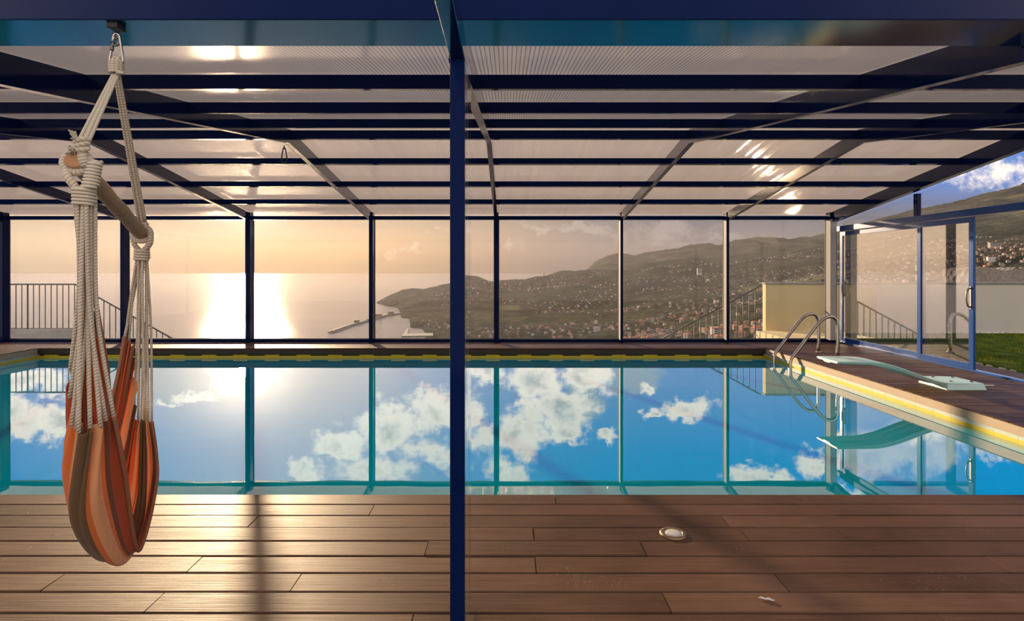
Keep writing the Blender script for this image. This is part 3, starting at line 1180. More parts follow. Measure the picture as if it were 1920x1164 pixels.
    # wound whipping below each bar end and the loops round the bar
    def whipping(name, c0, c1, r0, r1, turns, wire):
        mb = MB()
        mb.tube([c0.lerp(c1, k / 6) for k in range(7)], [r0 + (r1 - r0) * k / 6 - wire * .3 for k in range(7)], 16)
        n = turns * 14
        L = []
        for k in range(n + 1):
            f = k / n
            a = 2 * math.pi * turns * f
            r = r0 + (r1 - r0) * f
            L.append(c0.lerp(c1, f) + Vector((math.cos(a) * r, math.sin(a) * r, 0)))
        mb.tube(L, wire, 6)
        return put(mb.build(name, M['wrap']))
    whipping('whipping', px(157.5, 352, 1.80), px(158, 384, 1.80), .029, .030, 5, .0056)
    whipping('whipping', px(266, 467, 2.45), px(266, 487, 2.45), .026, .029, 4, .0055)
    # two legs of the rope yoke coming down from the bar ends into the whipping
    q = ax
    s1 = (Vector((1, 0, 0)) - q * q.x).normalized()
    s2 = q.cross(s1).normalized()
    for (c, sg, thick, rad) in ((Pn, 1, .0125, .036), (Pf, -1, .0115, .034)):
        mb = MB()
        c0 = c + q * (.020 * sg)
        L = [c0 + (s1 * math.cos(2 * math.pi * t / 32) + s2 * math.sin(2 * math.pi * t / 32)) * rad for t in range(32)]
        mb.tube(L, thick, 12, closed=True)
        put(mb.build('bar_loop', M['rope']))
    # left leg plain, right leg wound, both running into the collar below
    for nm, P_, r in (('yoke', [px(124, 318, 1.80), px(128, 334, 1.79), px(146, 356, 1.80)], .0125),
                      ('yoke', [px(249, 440, 2.43), px(252, 458, 2.43), px(262, 470, 2.45)], .0105),
                      ('yoke', [px(282, 434, 2.43), px(281, 455, 2.43), px(270, 470, 2.45)], .0125)):
        put(MB().tube([catmull([Vector(p) for p in P_], t / 10) for t in range(11)], r, 12).build(nm, M['rope']))
    whipping('whipping', px(179, 303, 1.83), px(168, 352, 1.80), .017, .021, 8, .0055)
    # knot and frayed tail on top of the near end
    kn = MB()
    kc = px(153, 272, 1.815)
    for w in range(3):
        L = [kc + Vector((.018 * math.cos(2 * math.pi * t / 20), .012 * math.sin(2 * math.pi * t / 20), -.012 + .012 * w + .006 * math.sin(2 * math.pi * t / 20 + w))) for t in range(20)]
        kn.tube(L, .0085, 8, closed=True)
    kn.tube([kc + Vector((0, 0, .02)), kc + Vector((.004, 0, -.05)), kc + Vector((.01, 0, -.075))], [.012, .016, .014], 10)
    put(kn.build('knot', M['rope']))
    for (tx_, ty_) in ((136, 252), (131, 282)):
        fr = MB()
        r_ = random.Random(tx_)
        tp = px(tx_, ty_, 1.79)
        for k in range(26):
            e = tp + Vector((r_.uniform(-.008, .006), r_.uniform(-.012, .012), r_.uniform(-.014, .014)))
            m_ = kc.lerp(tp, .6) + Vector((0, r_.uniform(-.008, .008), r_.uniform(-.004, .006)))
            fr.tube([kc, m_, e], [.005, .0042, .0022], 5)
        put(fr.build('frayed_end', M['rope']))
    # top strands: four cords to each bar end, from a whipped eye under the carabiner
    top = px(218, 112, 2.09)
    eye = top + Vector((0, 0, -.002))
    for (tgt, off) in ((kc + Vector((.004, 0, .012)), .010), (Pf + Vector((.004, -.01, .04)), .009)):
        for w in range(4):
            o_ = (w - 1.5) * off
            a = eye + Vector((o_ * .5, .004 * (w % 2), -.045))
            b_ = tgt + Vector((o_ * 1.0, .006 * (w % 2), 0))
            rope('hanging_strand', sag(a, b_, 12), .0054)
    mb = MB()
    for k in range(5):
        L = [eye + Vector((.0215 * math.cos(2 * math.pi * t / 24), .019 * math.sin(2 * math.pi * t / 24), -.008 - .0092 * k)) for t in range(24)]
        mb.tube(L, .0058, 8, closed=True)
    mb.tube([eye + Vector((-.016, 0, -.05)), eye + Vector((-.013, 0, -.01)), eye + Vector((-.006, 0, .008)), eye + Vector((.006, 0, .008)), eye + Vector((.013, 0, -.01)), eye + Vector((.016, 0, -.05))], .0095, 10)
    mb.tube([eye + Vector((.016, -.02, -.05)), eye + Vector((.036, -.02, -.055)), eye + Vector((.043, -.02, -.05))], [.006, .006, .004], 8)
    put(mb.build('eye_whipping', M['rope']))
    # loop ends at the far bar end above
    kn = MB()
    fc = Pf + Vector((.006, -.01, .038))
    for w in range(3):
        L = [fc + Vector((.017 * math.cos(2 * math.pi * t / 20), .013 * math.sin(2 * math.pi * t / 20), -.012 + .011 * w)) for t in range(20)]
        kn.tube(L, .0075, 8, closed=True)
    put(kn.build('knot', M['rope']))


M['fabric_hem'] = principled('hem_binding', (0.26, 0.10, 0.05), 0.9)
build_chair()

# spare carabiner hanging from the ridge end of a rafter
cpos = px(533, 274, 6.40)
sc = empty('carabiner', cpos, label='small empty carabiner hanging from a far rafter joint', cat='carabiner')
MB().tube([(.05 * (.35 + .65 * f) * sgn * .75, 0, -.03 - .15 * f) for sgn, f in
           [(-1, .0), (-1, .2), (-1, .5), (-1, .8), (-.85, .95), (-.4, 1.03), (.4, 1.03), (.85, .95), (1, .8), (1, .5), (1, .2), (1, 0), (.4, -.08), (-.4, -.08)]],
          .007, 8, closed=True).build('body', M['black'], sc)
MB().tube([(0, 0, .01), (0, 0, -.035)], .006, 8).build('eye', M['black'], sc)


# ------------------------------------------------------------------ pool ladder
def build_ladder():
    root = empty('pool_ladder', (5.1, 8.93, 0), label='shiny stainless steel pool ladder at the far right pool corner', cat='ladder')
    inv = Matrix.Translation(-root.location)
    for y in (9.19, 8.66):
        ctrl = [(4.38, -1.1), (4.38, -.5), (4.38, -.12), (4.40, -.02), (4.52, .14), (4.68, .36), (4.79, .50), (4.90, .60), (5.00, .628), (5.07, .60), (5.105, .52), (5.11, .40), (5.11, .0)]
        pts = [Vector((c[0], y, c[1])) for c in ctrl]
        L = [catmull(pts, t / 70) for t in range(71)]
        o = MB().tube(L, .0255, 14).build('handrail', M['steel'])
        o.parent = root
        o.matrix_parent_inverse = inv
        f = MB().lathe([(.05, 0.001), (.05, .008), (.034, .018), (.027, .018)], 24, (5.11, y, 0)).build('foot_flange', M['steel'])
        f.parent = o
        f.matrix_parent_inverse = Matrix.Identity(4)
    for z in (-.42, -.68, -.94):
        o = MB().box(4.33, 4.43, 8.66, 9.19, z - .012, z + .012).build('tread', M['steel'], bevel=.004)
        o.parent = root
        o.matrix_parent_inverse = inv


build_ladder()


# ------------------------------------------------------------------ diving board
def build_board():
    root = empty('diving_board', (5.1, 6.48, 0), label='pale mint S curved diving board reaching over the pool', cat='diving board')
    inv = Matrix.Translation(-root.location)
    y0, y1 = 6.27, 6.70
    prof = [(3.70, .315), (3.72, .322), (3.90, .322), (4.10, .318), (4.22, .305), (4.36, .272), (4.52, .215), (4.68, .155), (4.80, .115), (4.90, .092), (5.00, .083), (5.10, .082), (5.18, .082)]
    P3 = [Vector((a, 0, b)) for a, b in prof]
    n = 40
    line = [catmull(P3, k / n) for k in range(n + 1)]
    mb = MB()
    rows = []
    for k, p in enumerate(line):
        th = .022 + .02 * math.sin(math.pi * min(1, k / n)) if k > 2 else .012 + .004 * k
        ins = .0 if k > 0 else .006
        rows.append([(p.x, y0 + ins, p.z - .008), (p.x, y0 + .012, p.z), (p.x, y1 - .012, p.z), (p.x, y1 - ins, p.z - .008),
                     (p.x, y1 - .03, p.z - th), (p.x, y0 + .30, p.z - th), (p.x, y0 + .27, p.z - th - .014), (p.x, y0 + .17, p.z - th - .014), (p.x, y0 + .14, p.z - th), (p.x, y0 + .03, p.z - th)])
    ids = [[mb.add(q) for q in r] for r in rows]
    m_ = len(ids[0])
    for a, b in zip(ids[:-1], ids[1:]):
        for k in range(m_):
            k2 = (k + 1) % m_
            mb.face((a[k2], a[k], b[k], b[k2]), 0, k in (0, 2))
    mb.face(ids[0])
    mb.face(list(reversed(ids[-1])))
    o = mb.build('plank', M['board'])
    o.parent = root
    o.matrix_parent_inverse = inv
    # base block
    b = MB()
    b.hexa([(4.92, y0 - .01, 0.001), (5.37, y0 - .01, 0.001), (5.37, y1 + .01, 0.001), (4.92, y1 + .01, 0.001),
            (4.94, y0 + .008, .086), (5.345, y0 + .008, .078), (5.345, y1 - .008, .078), (4.94, y1 - .008, .086)])
    o = b.build('base', M['board'], bevel=.01)
    o.parent = root
    o.matrix_parent_inverse = inv
    for x in (5.04, 5.27):
        for y in (y0 + .09, y1 - .07):
            c = MB().lathe([(.020, 0), (.020, .006), (.012, .012), (.010, .014)], 16, (x, y, .079)).build('bolt', M['dark_steel'])
            c.parent = root
            c.matrix_parent_inverse = inv


build_board()

# small litter on the boards
a_ = px(1843, 723, 6.53)
local(MB().box(a_.x, a_.x + .13, 6.52, 6.545, .0015, .008).build('plastic_strip', M['scrap'], label='small white plastic strip lying beside the diving board base', cat='strip'), (a_.x + .065, 6.53, 0))
a_ = px(1438, 1124, 2.29)
mb = MB()
sp = [(-.030, .010), (-.018, .006), (-.006, .000), (.006, -.001), (.018, -.008), (.028, -.011)]
mb.tube([(a_.x + u, 2.29 + v, .0045 + .002 * (k % 2)) for k, (u, v) in enumerate(sp)], [.001, .004, .003, .0045, .003, .001], 6)
local(mb.build('paper_scrap', M['scrap'], label='tiny white paper scrap on the near deck boards', cat='scrap'), (a_.x, 2.29, 0))

# recessed deck lamp
lp = px(1262, 1001, 2.864)
lamp = empty('deck_light', (lp.x, lp.y, 0.0), label='round frosted deck light set in the boards', cat='light')
MB().lathe([(.067, -.002), (.067, .004), (.062, .0085), (.048, .0095), (.045, .007), (.045, -.002)], 40).build('ring', M['lampring'], lamp)
MB().lathe([(.0448, -.002), (.0448, .0065), (.030, .0085), (.0, .009)][:3] + [(.001, .0092)], 40).build('lens', M['lens'], lamp)
for k in range(4):
    a = math.pi / 4 + k * math.pi / 2
    MB().lathe([(.0045, .008), (.0045, .0102), (.002, .011)], 10, (.055 * math.cos(a), .055 * math.sin(a), 0)).build('screw', M['steel'], lamp)


# ------------------------------------------------------------------ outside: walls, railings, lawn
def railing(name, label, pts, low, step, thick_at=None, Y=12.4):
    """pts: top rail polyline (x, z); low: bottom rail height below the top"""
    root = empty(name, (pts[0][0], Y, 0), label=label, cat='railing')
    inv = Matrix.Translation(-root.location)

    def put(o):
        o.parent = root
        o.matrix_parent_inverse = inv
    put(MB().tube([(x, Y, z) for x, z in pts], .017, 8).build('top_rail', M['rail']))
    put(MB().tube([(x, Y, z - low) for x, z in pts], .012, 8).build('bottom_rail', M['rail']))
    x = pts[0][0]
    k = 0
    while x <= pts[-1][0] + 1e-4:
        for (xa, za), (xb_, zb) in zip(pts[:-1], pts[1:]):
            if xa - 1e-6 <= x <= xb_ + 1e-6:
                z = za + (zb - za) * (x - xa) / (xb_ - xa)
        r = .016 if thick_at and abs(x - thick_at) < step / 2 else .0095
        put(MB().tube([(x, Y, z - low - (.06 if r > .01 else 0)), (x, Y, z)], r, 6).build('baluster', M['rail']))
        x += step
        k += 1


YL = 12.47
railing('railing', 'dark metal railing by the left corner, level then sloping down along outdoor steps',
        [(-11.46, 1.03), (-9.63, 1.03), (-7.2, -.32)], .98, .1305, thick_at=(50 - VX) / F * YL, Y=YL)
railing('railing', 'dark metal stair railing climbing to the cream garden wall', [(3.0, -.34), (5.50, 1.01)], .95, .1325, Y=12.15)


def build_outside():
    # concrete stair parapet on the left
    mb = MB()
    mb.box(-12.5, -9.55, YL - .1, YL + .35, -1.5, .035)
    mb.hexa([(-9.55, YL - .1, -3), (-6.5, YL - .1, -3), (-6.5, YL + .35, -3), (-9.55, YL + .35, -3),
             (-9.60, YL - .1, .02), (-6.5, YL - .1, -1.90), (-6.5, YL + .35, -1.90), (-9.55, YL + .35, .035)])
    mb.build('stair_parapet', M['concrete'], bevel=.01, label='grey concrete stair parapet under the left railing', cat='parapet')
    mb = MB()
    mb.hexa([(2.4, 12.05, -3), (5.33, 12.05, -3), (5.33, 12.25, -3), (2.4, 12.25, -3), (2.4, 12.05, -2.0), (5.33, 12.05, -.30), (5.33, 12.25, -.30), (2.4, 12.25, -2.0)])
    mb.build('stair_parapet', M['concrete'], bevel=.01, label='sloping concrete stair side under the right railing', cat='parapet')
    # cream garden wall with plinth
    x0 = 5.68
    root = empty('garden_wall', (x0, 12.3, 0), label='plain cream rendered garden wall outside, its left end behind the pool ladder', cat='wall')
    inv = Matrix.Translation(-root.location)

    def put(o):
        o.parent = root
        o.matrix_parent_inverse = inv
    put(MB().box(x0, 8.1, 12.3, 12.46, -.2, 1.035).build('wall_panel', M['cream'], bevel=.006))
    put(MB().box(x0 - .02, 22, 12.28, 12.48, 1.035, 1.075).build('wall_cap', M['concrete'], bevel=.006))
    put(MB().box(8.1, 22, 12.3, 12.46, -.2, 1.035).build('wall_panel', M['white_wall'], bevel=.006, label='whiter wall section over the lawn'))
    MB().box(5.37, 6.62, 10.75, 12.09, -.5, .036).build('plinth', M['cream'], bevel=.01, label='low cream plinth at the foot of the garden wall', cat='plinth')
    # basalt retaining wall behind
    r = random.Random(4)
    mb = MB()
    P = [[(13.2 + i * .35, 16 + r.uniform(-.08, .08), -.5 + j * .31 + (r.uniform(-.06, .06) if j == 6 else 0)) for j in range(7)] for i in range(40)]
    mb.grid(P, smooth=False, flip=True)
    P2 = [[(p[6][0], p[6][1] + k * .5, p[6][2] + r.uniform(-.03, .03)) for k in range(3)] for p in P]
    mb.grid(P2, smooth=False)
    P3 = [[(13.2, 16 + k * .5, -.5 + j * .31) for k in range(3)] for j in range(7)]
    mb.grid(P3, smooth=False)
    mb.build('stone_wall', M['rock'], label='dark rough stone retaining wall beyond the white garden wall', cat='wall')
    # ground and lawn on the right
    g = MB()
    P = [[(6.80 + 15 * i / 40 + (0.05 * math.sin(j * 2.1) if i == 0 else 0), -2 + 14.28 * j / 40, -.035 + .03 * math.sin(i * 1.3) * math.cos(j * .9)) for j in range(41)] for i in range(41)]
    g.grid(P)
    lo = g.build('lawn_ground', M['lawn'], kind='structure', label='soil of the small lawn right of the doorway', cat='ground')
    gb = MB()
    r = random.Random(11)
    for k in range(16000):
        f = r.random() ** 1.5
        x = 6.885 + r.random() ** 1.3 * 7.0
        y = 5.5 + r.random() * 6.75
        h = r.uniform(.03, .075)
        a = r.uniform(0, math.pi)
        wv = .006
        c, s = math.cos(a) * wv, math.sin(a) * wv
        lx, ly = r.uniform(-.03, .03), r.uniform(-.03, .03)
        i0 = gb.add((x - c, y - s, -.05))
        i1 = gb.add((x + c, y + s, -.05))
        i2 = gb.add((x + lx, y + ly, h - .04))
        gb.face((i0, i1, i2))
    gb.build('grass', M['blade'], kind='stuff', label='short green grass of the lawn outside the open door', cat='grass')
    # pale edging stones along the lawn
    y = 5.2
    k = 0
    r = random.Random(5)
    proto = None
    while y < 11.5:
        L = r.uniform(.08, .2)
        mb = MB()
        pts = []
        seg = 7
        n0 = len(mb.v)
        for (zf, sc_) in ((-.05, 1.0), (-.015, .95), (.008, .6)):
            for q in range(seg):
                a = 2 * math.pi * q / seg
                mb.add((.032 * sc_ * math.cos(a) * r.uniform(.8, 1.1), L / 2 * sc_ * math.sin(a) * r.uniform(.85, 1.05), zf))
        for lv in range(2):
            for q in range(seg):
                q2 = (q + 1) % seg
                mb.face((lv * seg + q, lv * seg + q2, (lv + 1) * seg + q2, (lv + 1) * seg + q), 0, True)
        mb.face([2 * seg + q for q in range(seg)])
        o = mb.build('edging_stone', M['edge'], label='small pale edging stone in the row along the lawn', cat='stone', group='edging stones along the lawn')
        o.location = (6.80 + r.uniform(-.015, .015), y, 0)
        y += L + r.uniform(.01, .12)


M['edge'] = principled('pale_edging_stone', (0.24, 0.205, 0.165), 0.9, vary=0.2)
build_outside()

# ------------------------------------------------------------------ the sea, the hills, the town
SEA = -250.0
YS = [150, 300, 400, 550, 700, 850, 1000, 1250, 1500, 1750, 2000, 2500, 3000, 3500, 4000, 4500, 5000, 5500, 6200, 7000, 7800, 8500, 9500, 11000]
U = 999
TAB = {   # bearing (photo column): heights as seen from the terrace, given by (distance, photo row) pairs
    660: [(150, U), (11000, U)],
    700: [(150, U), (11000, U)],
    712: [(150, U), (3900, U), (4000, 574), (4250, 561), (4600, 566), (4900, U), (11000, U)],
    735: [(150, U), (3700, U), (3800, 576), (4200, 551), (4500, 552), (4900, U), (11000, U)],
    757: [(150, U), (2850, U), (2950, 594.5), (3500, 578), (3800, 570), (4300, 543), (4600, 545), (5000, U), (11000, U)],
    778: [(150, U), (2350, U), (2450, 611), (2900, 594), (3500, 577), (4000, 560), (4400, 541.5), (4700, 544), (5200, U), (11000, U)],
    800: [(150, U), (1900, U), (2000, 636.5), (2500, 610), (3000, 591), (3500, 574), (4000, 557), (4500, 540.5), (4800, 543), (5300, U), (11000, U)],
    843: [(150, U), (1700, U), (2000, 635), (2500, 608), (3000, 588), (3500, 570), (4000, 551), (4500, 532), (4900, 533), (5600, 545), (11000, U)],
    871: [(150, U), (1600, U), (2000, 634), (2500, 606), (3000, 586), (3500, 566), (4000, 546), (4500, 530), (5000, 514), (5500, 520), (7000, U), (11000, U)],
    893: [(150, U), (1600, U), (2000, 633), (2500, 605), (3000, 585), (4000, 546), (4500, 530), (5000, 516), (5500, 521), (7000, U), (11000, U)],
    916: [(150, U), (1500, U), (2000, 632), (2500, 604), (3000, 584), (4000, 550), (4500, 536), (5000, 526), (5500, 528), (7000, U), (11000, U)],
    984: [(150, U), (1400, U), (1900, 632), (2500, 602), (3000, 582), (4000, 546), (5000, 521.5), (5500, 523), (7000, U), (11000, U)],
    1011: [(150, U), (1300, U), (1900, 630), (2500, 601), (3000, 580), (4000, 541), (5000, 514), (5500, 516), (7000, U), (11000, U)],
    1052: [(150, U), (1200, U), (1750, 633), (2500, 599), (3000, 578), (4000, 536), (5000, 510), (5500, 508.5), (7000, 520), (8500, 520), (11000, U)],
    1099: [(150, U), (1100, U), (1500, 640), (2000, 615), (2500, 596), (3000, 575), (4000, 532), (5000, 508), (5500, 507), (7000, 515), (8500, 508), (11000, U)],
    1113: [(150, U), (1050, U), (1500, 638), (2000, 613), (2500, 595), (3000, 574), (4000, 531), (5000, 508), (5500, 507), (7000, 512), (8500, 494), (11000, 520)],
    1138: [(150, U), (1000, U), (1300, 640), (2000, 612), (2500, 594), (3000, 572), (4000, 530), (5000, 509), (5500, 507), (7000, 510), (8500, 478), (11000, 500)],
    1162: [(150, U), (900, U), (1200, 640), (1500, 628), (2000, 610), (2500, 592), (3000, 570), (4000, 528), (5500, 505), (7000, 507), (8500, 471.5), (11000, 490)],
    1192: [(150, U), (800, U), (1000, 640), (1500, 622), (2000, 606), (2500, 588), (3000, 566), (4000, 526), (5500, 500), (7000, 502), (8500, 476.5), (11000, 495)],
    1224: [(150, U), (700, U), (900, 640), (1500, 615), (2000, 600), (3000, 560), (4000, 522), (5500, 493), (7000, 496), (8500, 469), (11000, 490)],
    1288: [(150, U), (600, U), (750, 640), (1000, 623), (1500, 605), (2000, 590), (3000, 553), (4000, 515), (5500, 482), (7000, 487), (8500, 459), (11000, 480)],
    1320: [(150, U), (500, U), (650, 640), (1000, 618), (1500, 600), (2000, 585), (3000, 550), (4000, 514), (5500, 489), (7000, 480), (8500, 454), (11000, 475)],
    1349: [(150, U), (450, U), (600, 640), (1000, 614), (1500, 595), (2000, 580), (3000, 546), (4000, 512), (5500, 487), (7000, 478), (8500, 457), (11000, 475)],
    1417: [(150, U), (400, U), (550, 634), (1000, 606), (1500, 585), (2000, 568), (3000, 534), (4000, 505), (5500, 478), (7000, 466), (8500, 443), (11000, 465)],
    1480: [(150, U), (350, U), (500, 630), (1000, 597), (1500, 573), (2000, 555), (3000, 520), (4000, 493), (5500, 468), (7000, 460), (8500, 447.5), (11000, 465)],
    1548: [(150, 700), (350, 640), (500, 620), (1000, 585), (1500, 560), (2000, 541), (3000, 506), (4000, 480), (5500, 458), (7000, 450), (8500, 438), (11000, 455)],
    1700: [(150, 680), (300, 610), (700, 565), (1000, 546), (1500, 520), (2000, 500), (3000, 468), (4000, 445), (5500, 428), (7000, 415), (8500, 398), (11000, 420)],
    1820: [(150, 660), (300, 595), (700, 548), (1000, 530), (1500, 505), (2000, 486), (2500, 468), (3000, 450), (4000, 425), (5500, 402), (7000, 385), (8500, 370), (11000, 400)],
    1920: [(150, 650), (300, 585), (700, 540), (1000, 520), (1500, 495), (2000, 475), (2500, 456), (3000, 438), (4000, 412), (5500, 385), (7000, 362), (8500, 344), (11000, 380)],
    2300: [(150, 640), (300, 570), (700, 520), (1000, 500), (1500, 470), (2000, 445), (3000, 400), (4000, 370), (5500, 340), (7000, 315), (8500, 300), (11000, 340)],
}


def noise2(x, y, seed=0):
    """cheap value noise, numpy arrays"""
    xi, yi = np.floor(x).astype(np.int64), np.floor(y).astype(np.int64)
    xf, yf = x - xi, y - yi
    u, v = xf * xf * (3 - 2 * xf), yf * yf * (3 - 2 * yf)

    def h(a, b):
        n = (a * 374761393 + b * 668265263 + seed * 974711) & 0x7fffffff
        n = ((n ^ (n >> 13)) * 1274126177) & 0x7fffffff
        return (n & 0xffff) / 65535.0
    return (h(xi, yi) * (1 - u) + h(xi + 1, yi) * u) * (1 - v) + (h(xi, yi + 1) * (1 - u) + h(xi + 1, yi + 1) * u) * v


def fbm(x, y, oct=5, seed=0):
    s, a = 0, .5
    for k in range(oct):
        s = s + a * (noise2(x, y, seed + k) - .5)
        x, y, a = x * 2.03 + 7.1, y * 2.03 + 3.7, a * .5
    return s


LY = np.linspace(math.log(150), math.log(11000), 190)
CX = sorted(TAB)
prof = []
for c in CX:
    ys, rows = zip(*TAB[c])
    zs = [(-262.0 if r == U else CAMH + (VY - r) / F * y) for y, r in zip(ys, rows)]
    prof.append(np.interp(np.exp(LY), ys, zs))
prof = np.array(prof)


def ground_z(xp, Y):
    """height of the land on bearing column xp at distance Y"""
    l = np.clip((np.log(Y) - LY[0]) / (LY[1] - LY[0]), 0, len(LY) - 1.001)
    i = int(l)
    f = l - i
    k = int(np.clip(np.searchsorted(CX, xp) - 1, 0, len(CX) - 2))
    g = np.clip((xp - CX[k]) / (CX[k + 1] - CX[k]), 0, 1)
    a = prof[k][i] * (1 - f) + prof[k][i + 1] * f
    b = prof[k + 1][i] * (1 - f) + prof[k + 1][i + 1] * f
    z = a * (1 - g) + b * g
    X = (xp - VX) / F * Y
    if z > -258:
        amp = min(1.0, (z + 258) / 30) * Y
        z = z + float(fbm(np.array([X / 420.0]), np.array([Y / 420.0]), 6, 3)[0]) * .020 * amp
    return z, X


def build_land():
    xs = np.concatenate([np.arange(690, 1600, 3.0), np.arange(1600, 2300, 5.0)])
    mb = MB()
    P = []
    for x in xs:
        P.append([])
        for l in LY:
            Y = math.exp(l)
            z, X = ground_z(x, Y)
            P[-1].append((X, Y, z))
    mb.grid(P, smooth=True)
    mb.build('hills', M['hill'], kind='structure', label='hazy wooded hills and headland rising from the bay beyond the glass', cat='hills')
    mb = MB()
    for (x0, x1, y0, y1) in ((-46000, 46000, 300, 40000),):
        P = [[(x0 + (x1 - x0) * i / 20, y0 + (y1 - y0) * j / 20, SEA) for j in range(21)] for i in range(21)]
        mb.grid(P)
    mb.build('sea', M['sea'], kind='structure', label='calm golden sea stretching to the hazy horizon', cat='sea')

    # breakwater and quay
    def seap(x, y):
        Y = (CAMH - SEA) * F / (y - VY)
        return Vector(((x - VX) / F * Y, Y, SEA))
    root = empty('breakwater', seap(690, 604), label='long harbour breakwater reaching left into the sea', cat='breakwater')
    inv = Matrix.Translation(-root.location)
    A = [seap(622, 624), seap(655, 612), seap(700, 599.5), seap(722, 593), seap(752, 589)]
    mb = MB()
    for a, b in zip(A[:-1], A[1:]):
        d = (b - a).normalized()
        s = Vector((d.y, -d.x, 0))
        for (w, h0, h1) in ((16, -5, 5), (5, 5, 9)):
            mb.hexa([a - s * w + Vector((0, 0, h0)), a + s * w + Vector((0, 0, h0)), b + s * w + Vector((0, 0, h0)), b - s * w + Vector((0, 0, h0)),
                     a - s * w + Vector((0, 0, h1)), a + s * w + Vector((0, 0, h1)), b + s * w + Vector((0, 0, h1)), b - s * w + Vector((0, 0, h1))])
    o = mb.build('mole', M['quay'])
    o.parent = root
    o.matrix_parent_inverse = inv
    for (x, y, s, h) in ((669, 607, 10, 18), (708, 596, 22, 22), (733, 591, 14, 22), (690, 602, 8, 12)):
        p = seap(x, y)
        o = MB().box(p.x - s, p.x + s, p.y - 10, p.y + 10, SEA + 4, SEA + h).build('shed', M['quay'])
        o.parent = root
        o.matrix_parent_inverse = inv
    q = [seap(753, 632), seap(763, 617.5), seap(766, 617.5), seap(764, 627), seap(812, 626), seap(812, 631)]
    mb = MB()
    bt = [mb.add(p + Vector((0, 0, -4))) for p in q]
    tp = [mb.add(p + Vector((0, 0, 4))) for p in q]
    mb.face(tp)
    for k in range(6):
        mb.face((bt[k], bt[(k + 1) % 6], tp[(k + 1) % 6], tp[k]))
    mb.build('pier', M['quay'], label='short bent harbour pier right of the long breakwater', cat='pier')

    # town
    r = random.Random(21)

    def house(mb, x, y, z, s, h, a, wall, roof):
        ca, sa = math.cos(a), math.sin(a)
        w, d = s, s * .75

        def P(u, v, t): return (x + u * ca - v * sa, y + u * sa + v * ca, z + t)
        mb.hexa([P(-w, -d, -6), P(w, -d, -6), P(w, d, -6), P(-w, d, -6), P(-w, -d, h), P(w, -d, h), P(w, d, h), P(-w, d, h)], wall)
        if roof:
            e = 1.08
            c = [mb.add(P(*q)) for q in ((-w * e, -d * e, h), (w * e, -d * e, h), (w * e, d * e, h), (-w * e, d * e, h), (-w * .5, 0, h + s * .38), (w * .5, 0, h + s * .38))]
            for f in ((0, 1, 5, 4), (1, 2, 5), (2, 3, 4, 5), (3, 0, 4)):
                mb.face([c[q] for q in f], 2)

    def windows(mb, s, h):
        for q in (-.55, 0, .55):
            mb.box(s * q - .6, s * q + .6, -s * .75 - .06, -s * .75 + .1, h * .45, h * .45 + 1.5, 3)
    mats = [M['h_white'], M['h_pink'], M['h_roof'], M['h_dark']]
    protos = []
    for k in range(6):
        mb = MB()
        s = [4.0, 4.6, 5.2, 4.2, 5.6, 3.6][k]
        h = [4.5, 5, 3.6, 6, 5, 3.6][k]
        mb.cur = [.9, .5, .7, .3, .6, .15][k]
        house(mb, 0, 0, 0, s, h, 0, 1 if k in (2, 4) else 0, k != 3)
        windows(mb, s, h)
        protos.append(mb.mesh('town_house', mats, True))
    # candidates
    cand = []
    tries = 0
    taken = set()
    blocks = [((c - VX) / F * y, y, w) for c, y, w in ((1868, 2450, 55), (1905, 1600, 45), (1345, 760, 30), (1312, 3000, 40))]
    while len(cand) < 5600 and tries < 60000:
        tries += 1
        xp = r.uniform(790, 1960)
        Y = math.exp(r.uniform(math.log(560), math.log(5000)))
        if (xp < 1160 and Y < 1700) or 870 < Y < 930: continue
        z, X = ground_z(xp, Y)
        if z < SEA + 4: continue
        row = VY - (z - CAMH) / Y * F
        if row > 640 or row < 440: continue
        # clusters
        c = float(fbm(np.array([X / 260.0]), np.array([Y / 260.0]), 3, 9)[0]) + .5
        lim = .45 if Y < 2800 else .55
        if xp < 900: lim += .06
        if c < lim: continue
        key = (int(X // 17), int(Y // 17))
        if any((key[0] + i, key[1] + j) in taken for i in (-1, 0, 1) for j in (-1, 0, 1)): continue
        if any(abs(X - bx) < bw and abs(Y - by) < 40 for bx, by, bw in blocks): continue
        taken.add(key)
        cand.append((Y, xp, X, z))
    cand.sort()
    for k, (Y, xp, X, z) in enumerate(cand[:300]):
        o = bpy.data.objects.new('town_house', protos[r.randrange(6)])
        link(o)
        o.location = (X, Y, z + 1)
        o.rotation_euler = (0, 0, r.uniform(-.5, .5))
        tag(o, 'small pale house scattered on the nearer town slopes below the pool', 'house', 'nearer town houses')
    mb = MB()
    for (Y, xp, X, z) in cand[300:]:
        big = r.random() < .06
        s = r.uniform(3.0, 5.2) * (1.7 if big else 1)
        mb.cur = r.random() ** 2.6
        house(mb, X, Y, z, s, r.uniform(4, 7) * (2.2 if big else 1), r.uniform(-.6, .6), 1 if r.random() < .25 else 0, r.random() < .6 and not big)
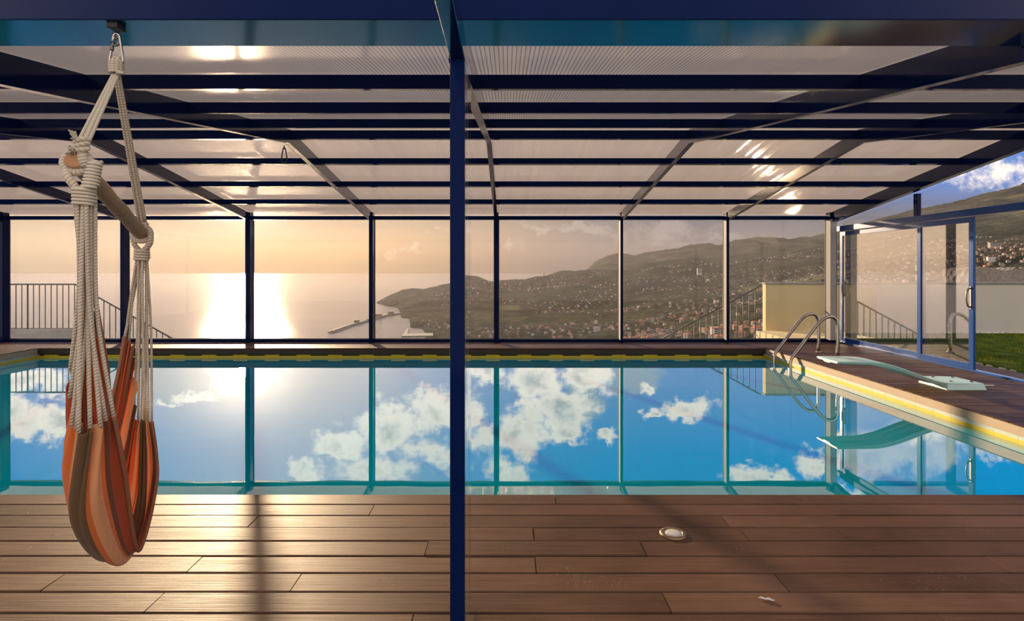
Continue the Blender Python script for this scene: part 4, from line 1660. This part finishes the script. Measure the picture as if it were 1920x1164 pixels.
    mb.build('distant_town', mats, attr=True, kind='stuff', label='thousands of pale far houses sprinkled over the hazy hillsides', cat='town')

    # a few large blocks one can point to
    def block(lbl, xp, row, Y, w, h, wall='h_white', fl=3):
        z = CAMH + (VY - row) / F * Y
        X = (xp - VX) / F * Y
        root = empty('apartment_block', (X, Y, z), label=lbl, cat='building')
        wb = MB()
        wb.cur = .8
        wb.box(-w / 2, w / 2, 0, 14, -10, h).build('walls', M[wall], root, attr=True)
        MB().box(-w / 2 - .8, w / 2 + .8, -.8, 14.8, h, h + 1).build('roof', M['h_roof'], root)
        for k in range(fl):
            zz = h * (k + .35) / fl
            MB().box(-w / 2 + 2, w / 2 - 2, -.1, .2, zz, zz + h / fl * .45).build('window_row', M['h_dark'], root)
    block('long white building with rows of windows high on the slope seen through the open door', 1868, 462, 2450, 52, 17)
    block('ochre lit block just above the dark stone wall at the right', 1905, 500, 1600, 36, 15, 'h_pink')
    block('white block left of the seventh bay post above the stair railing', 1345, 628, 760, 10, 9, 'h_white')
    block('pair of pale tower block, mid slope in the sixth bay', 1312, 512, 3000, 24, 26, 'h_white', 4)
    # mast on the skyline
    z, X = ground_z(1020, 5000)
    MB().tube([(X, 5000, z - 5), (X, 5000, z + 42)], [6, 2], 8).build('mast', M['quay'], label='thin mast on the low ridge skyline', cat='mast')


build_land()

# ------------------------------------------------------------------ haze over the bay
def build_haze():
    m, T = mat('sea_haze')
    ad = T.node('ShaderNodeAddShader')
    for k, (col, den, an) in enumerate((((0.135, 0.098, 0.074, 1), 1 / 16000.0, 0.64), ((0.068, 0.088, 0.118, 1), 1 / 18000.0, 0.0))):
        vs = T.node('ShaderNodeVolumeScatter')
        vs.inputs['Color'].default_value = col
        vs.inputs['Density'].default_value = den
        vs.inputs['Anisotropy'].default_value = an
        T.l.new(vs.outputs[0], ad.inputs[k])
    T.l.new(ad.outputs[0], T.out.inputs['Volume'])
    MB().box(-14000, 14000, 900, 9800, SEA - 14, 620).build('haze', m, kind='stuff', label='warm evening haze hanging over the bay and town', cat='haze')


build_haze()
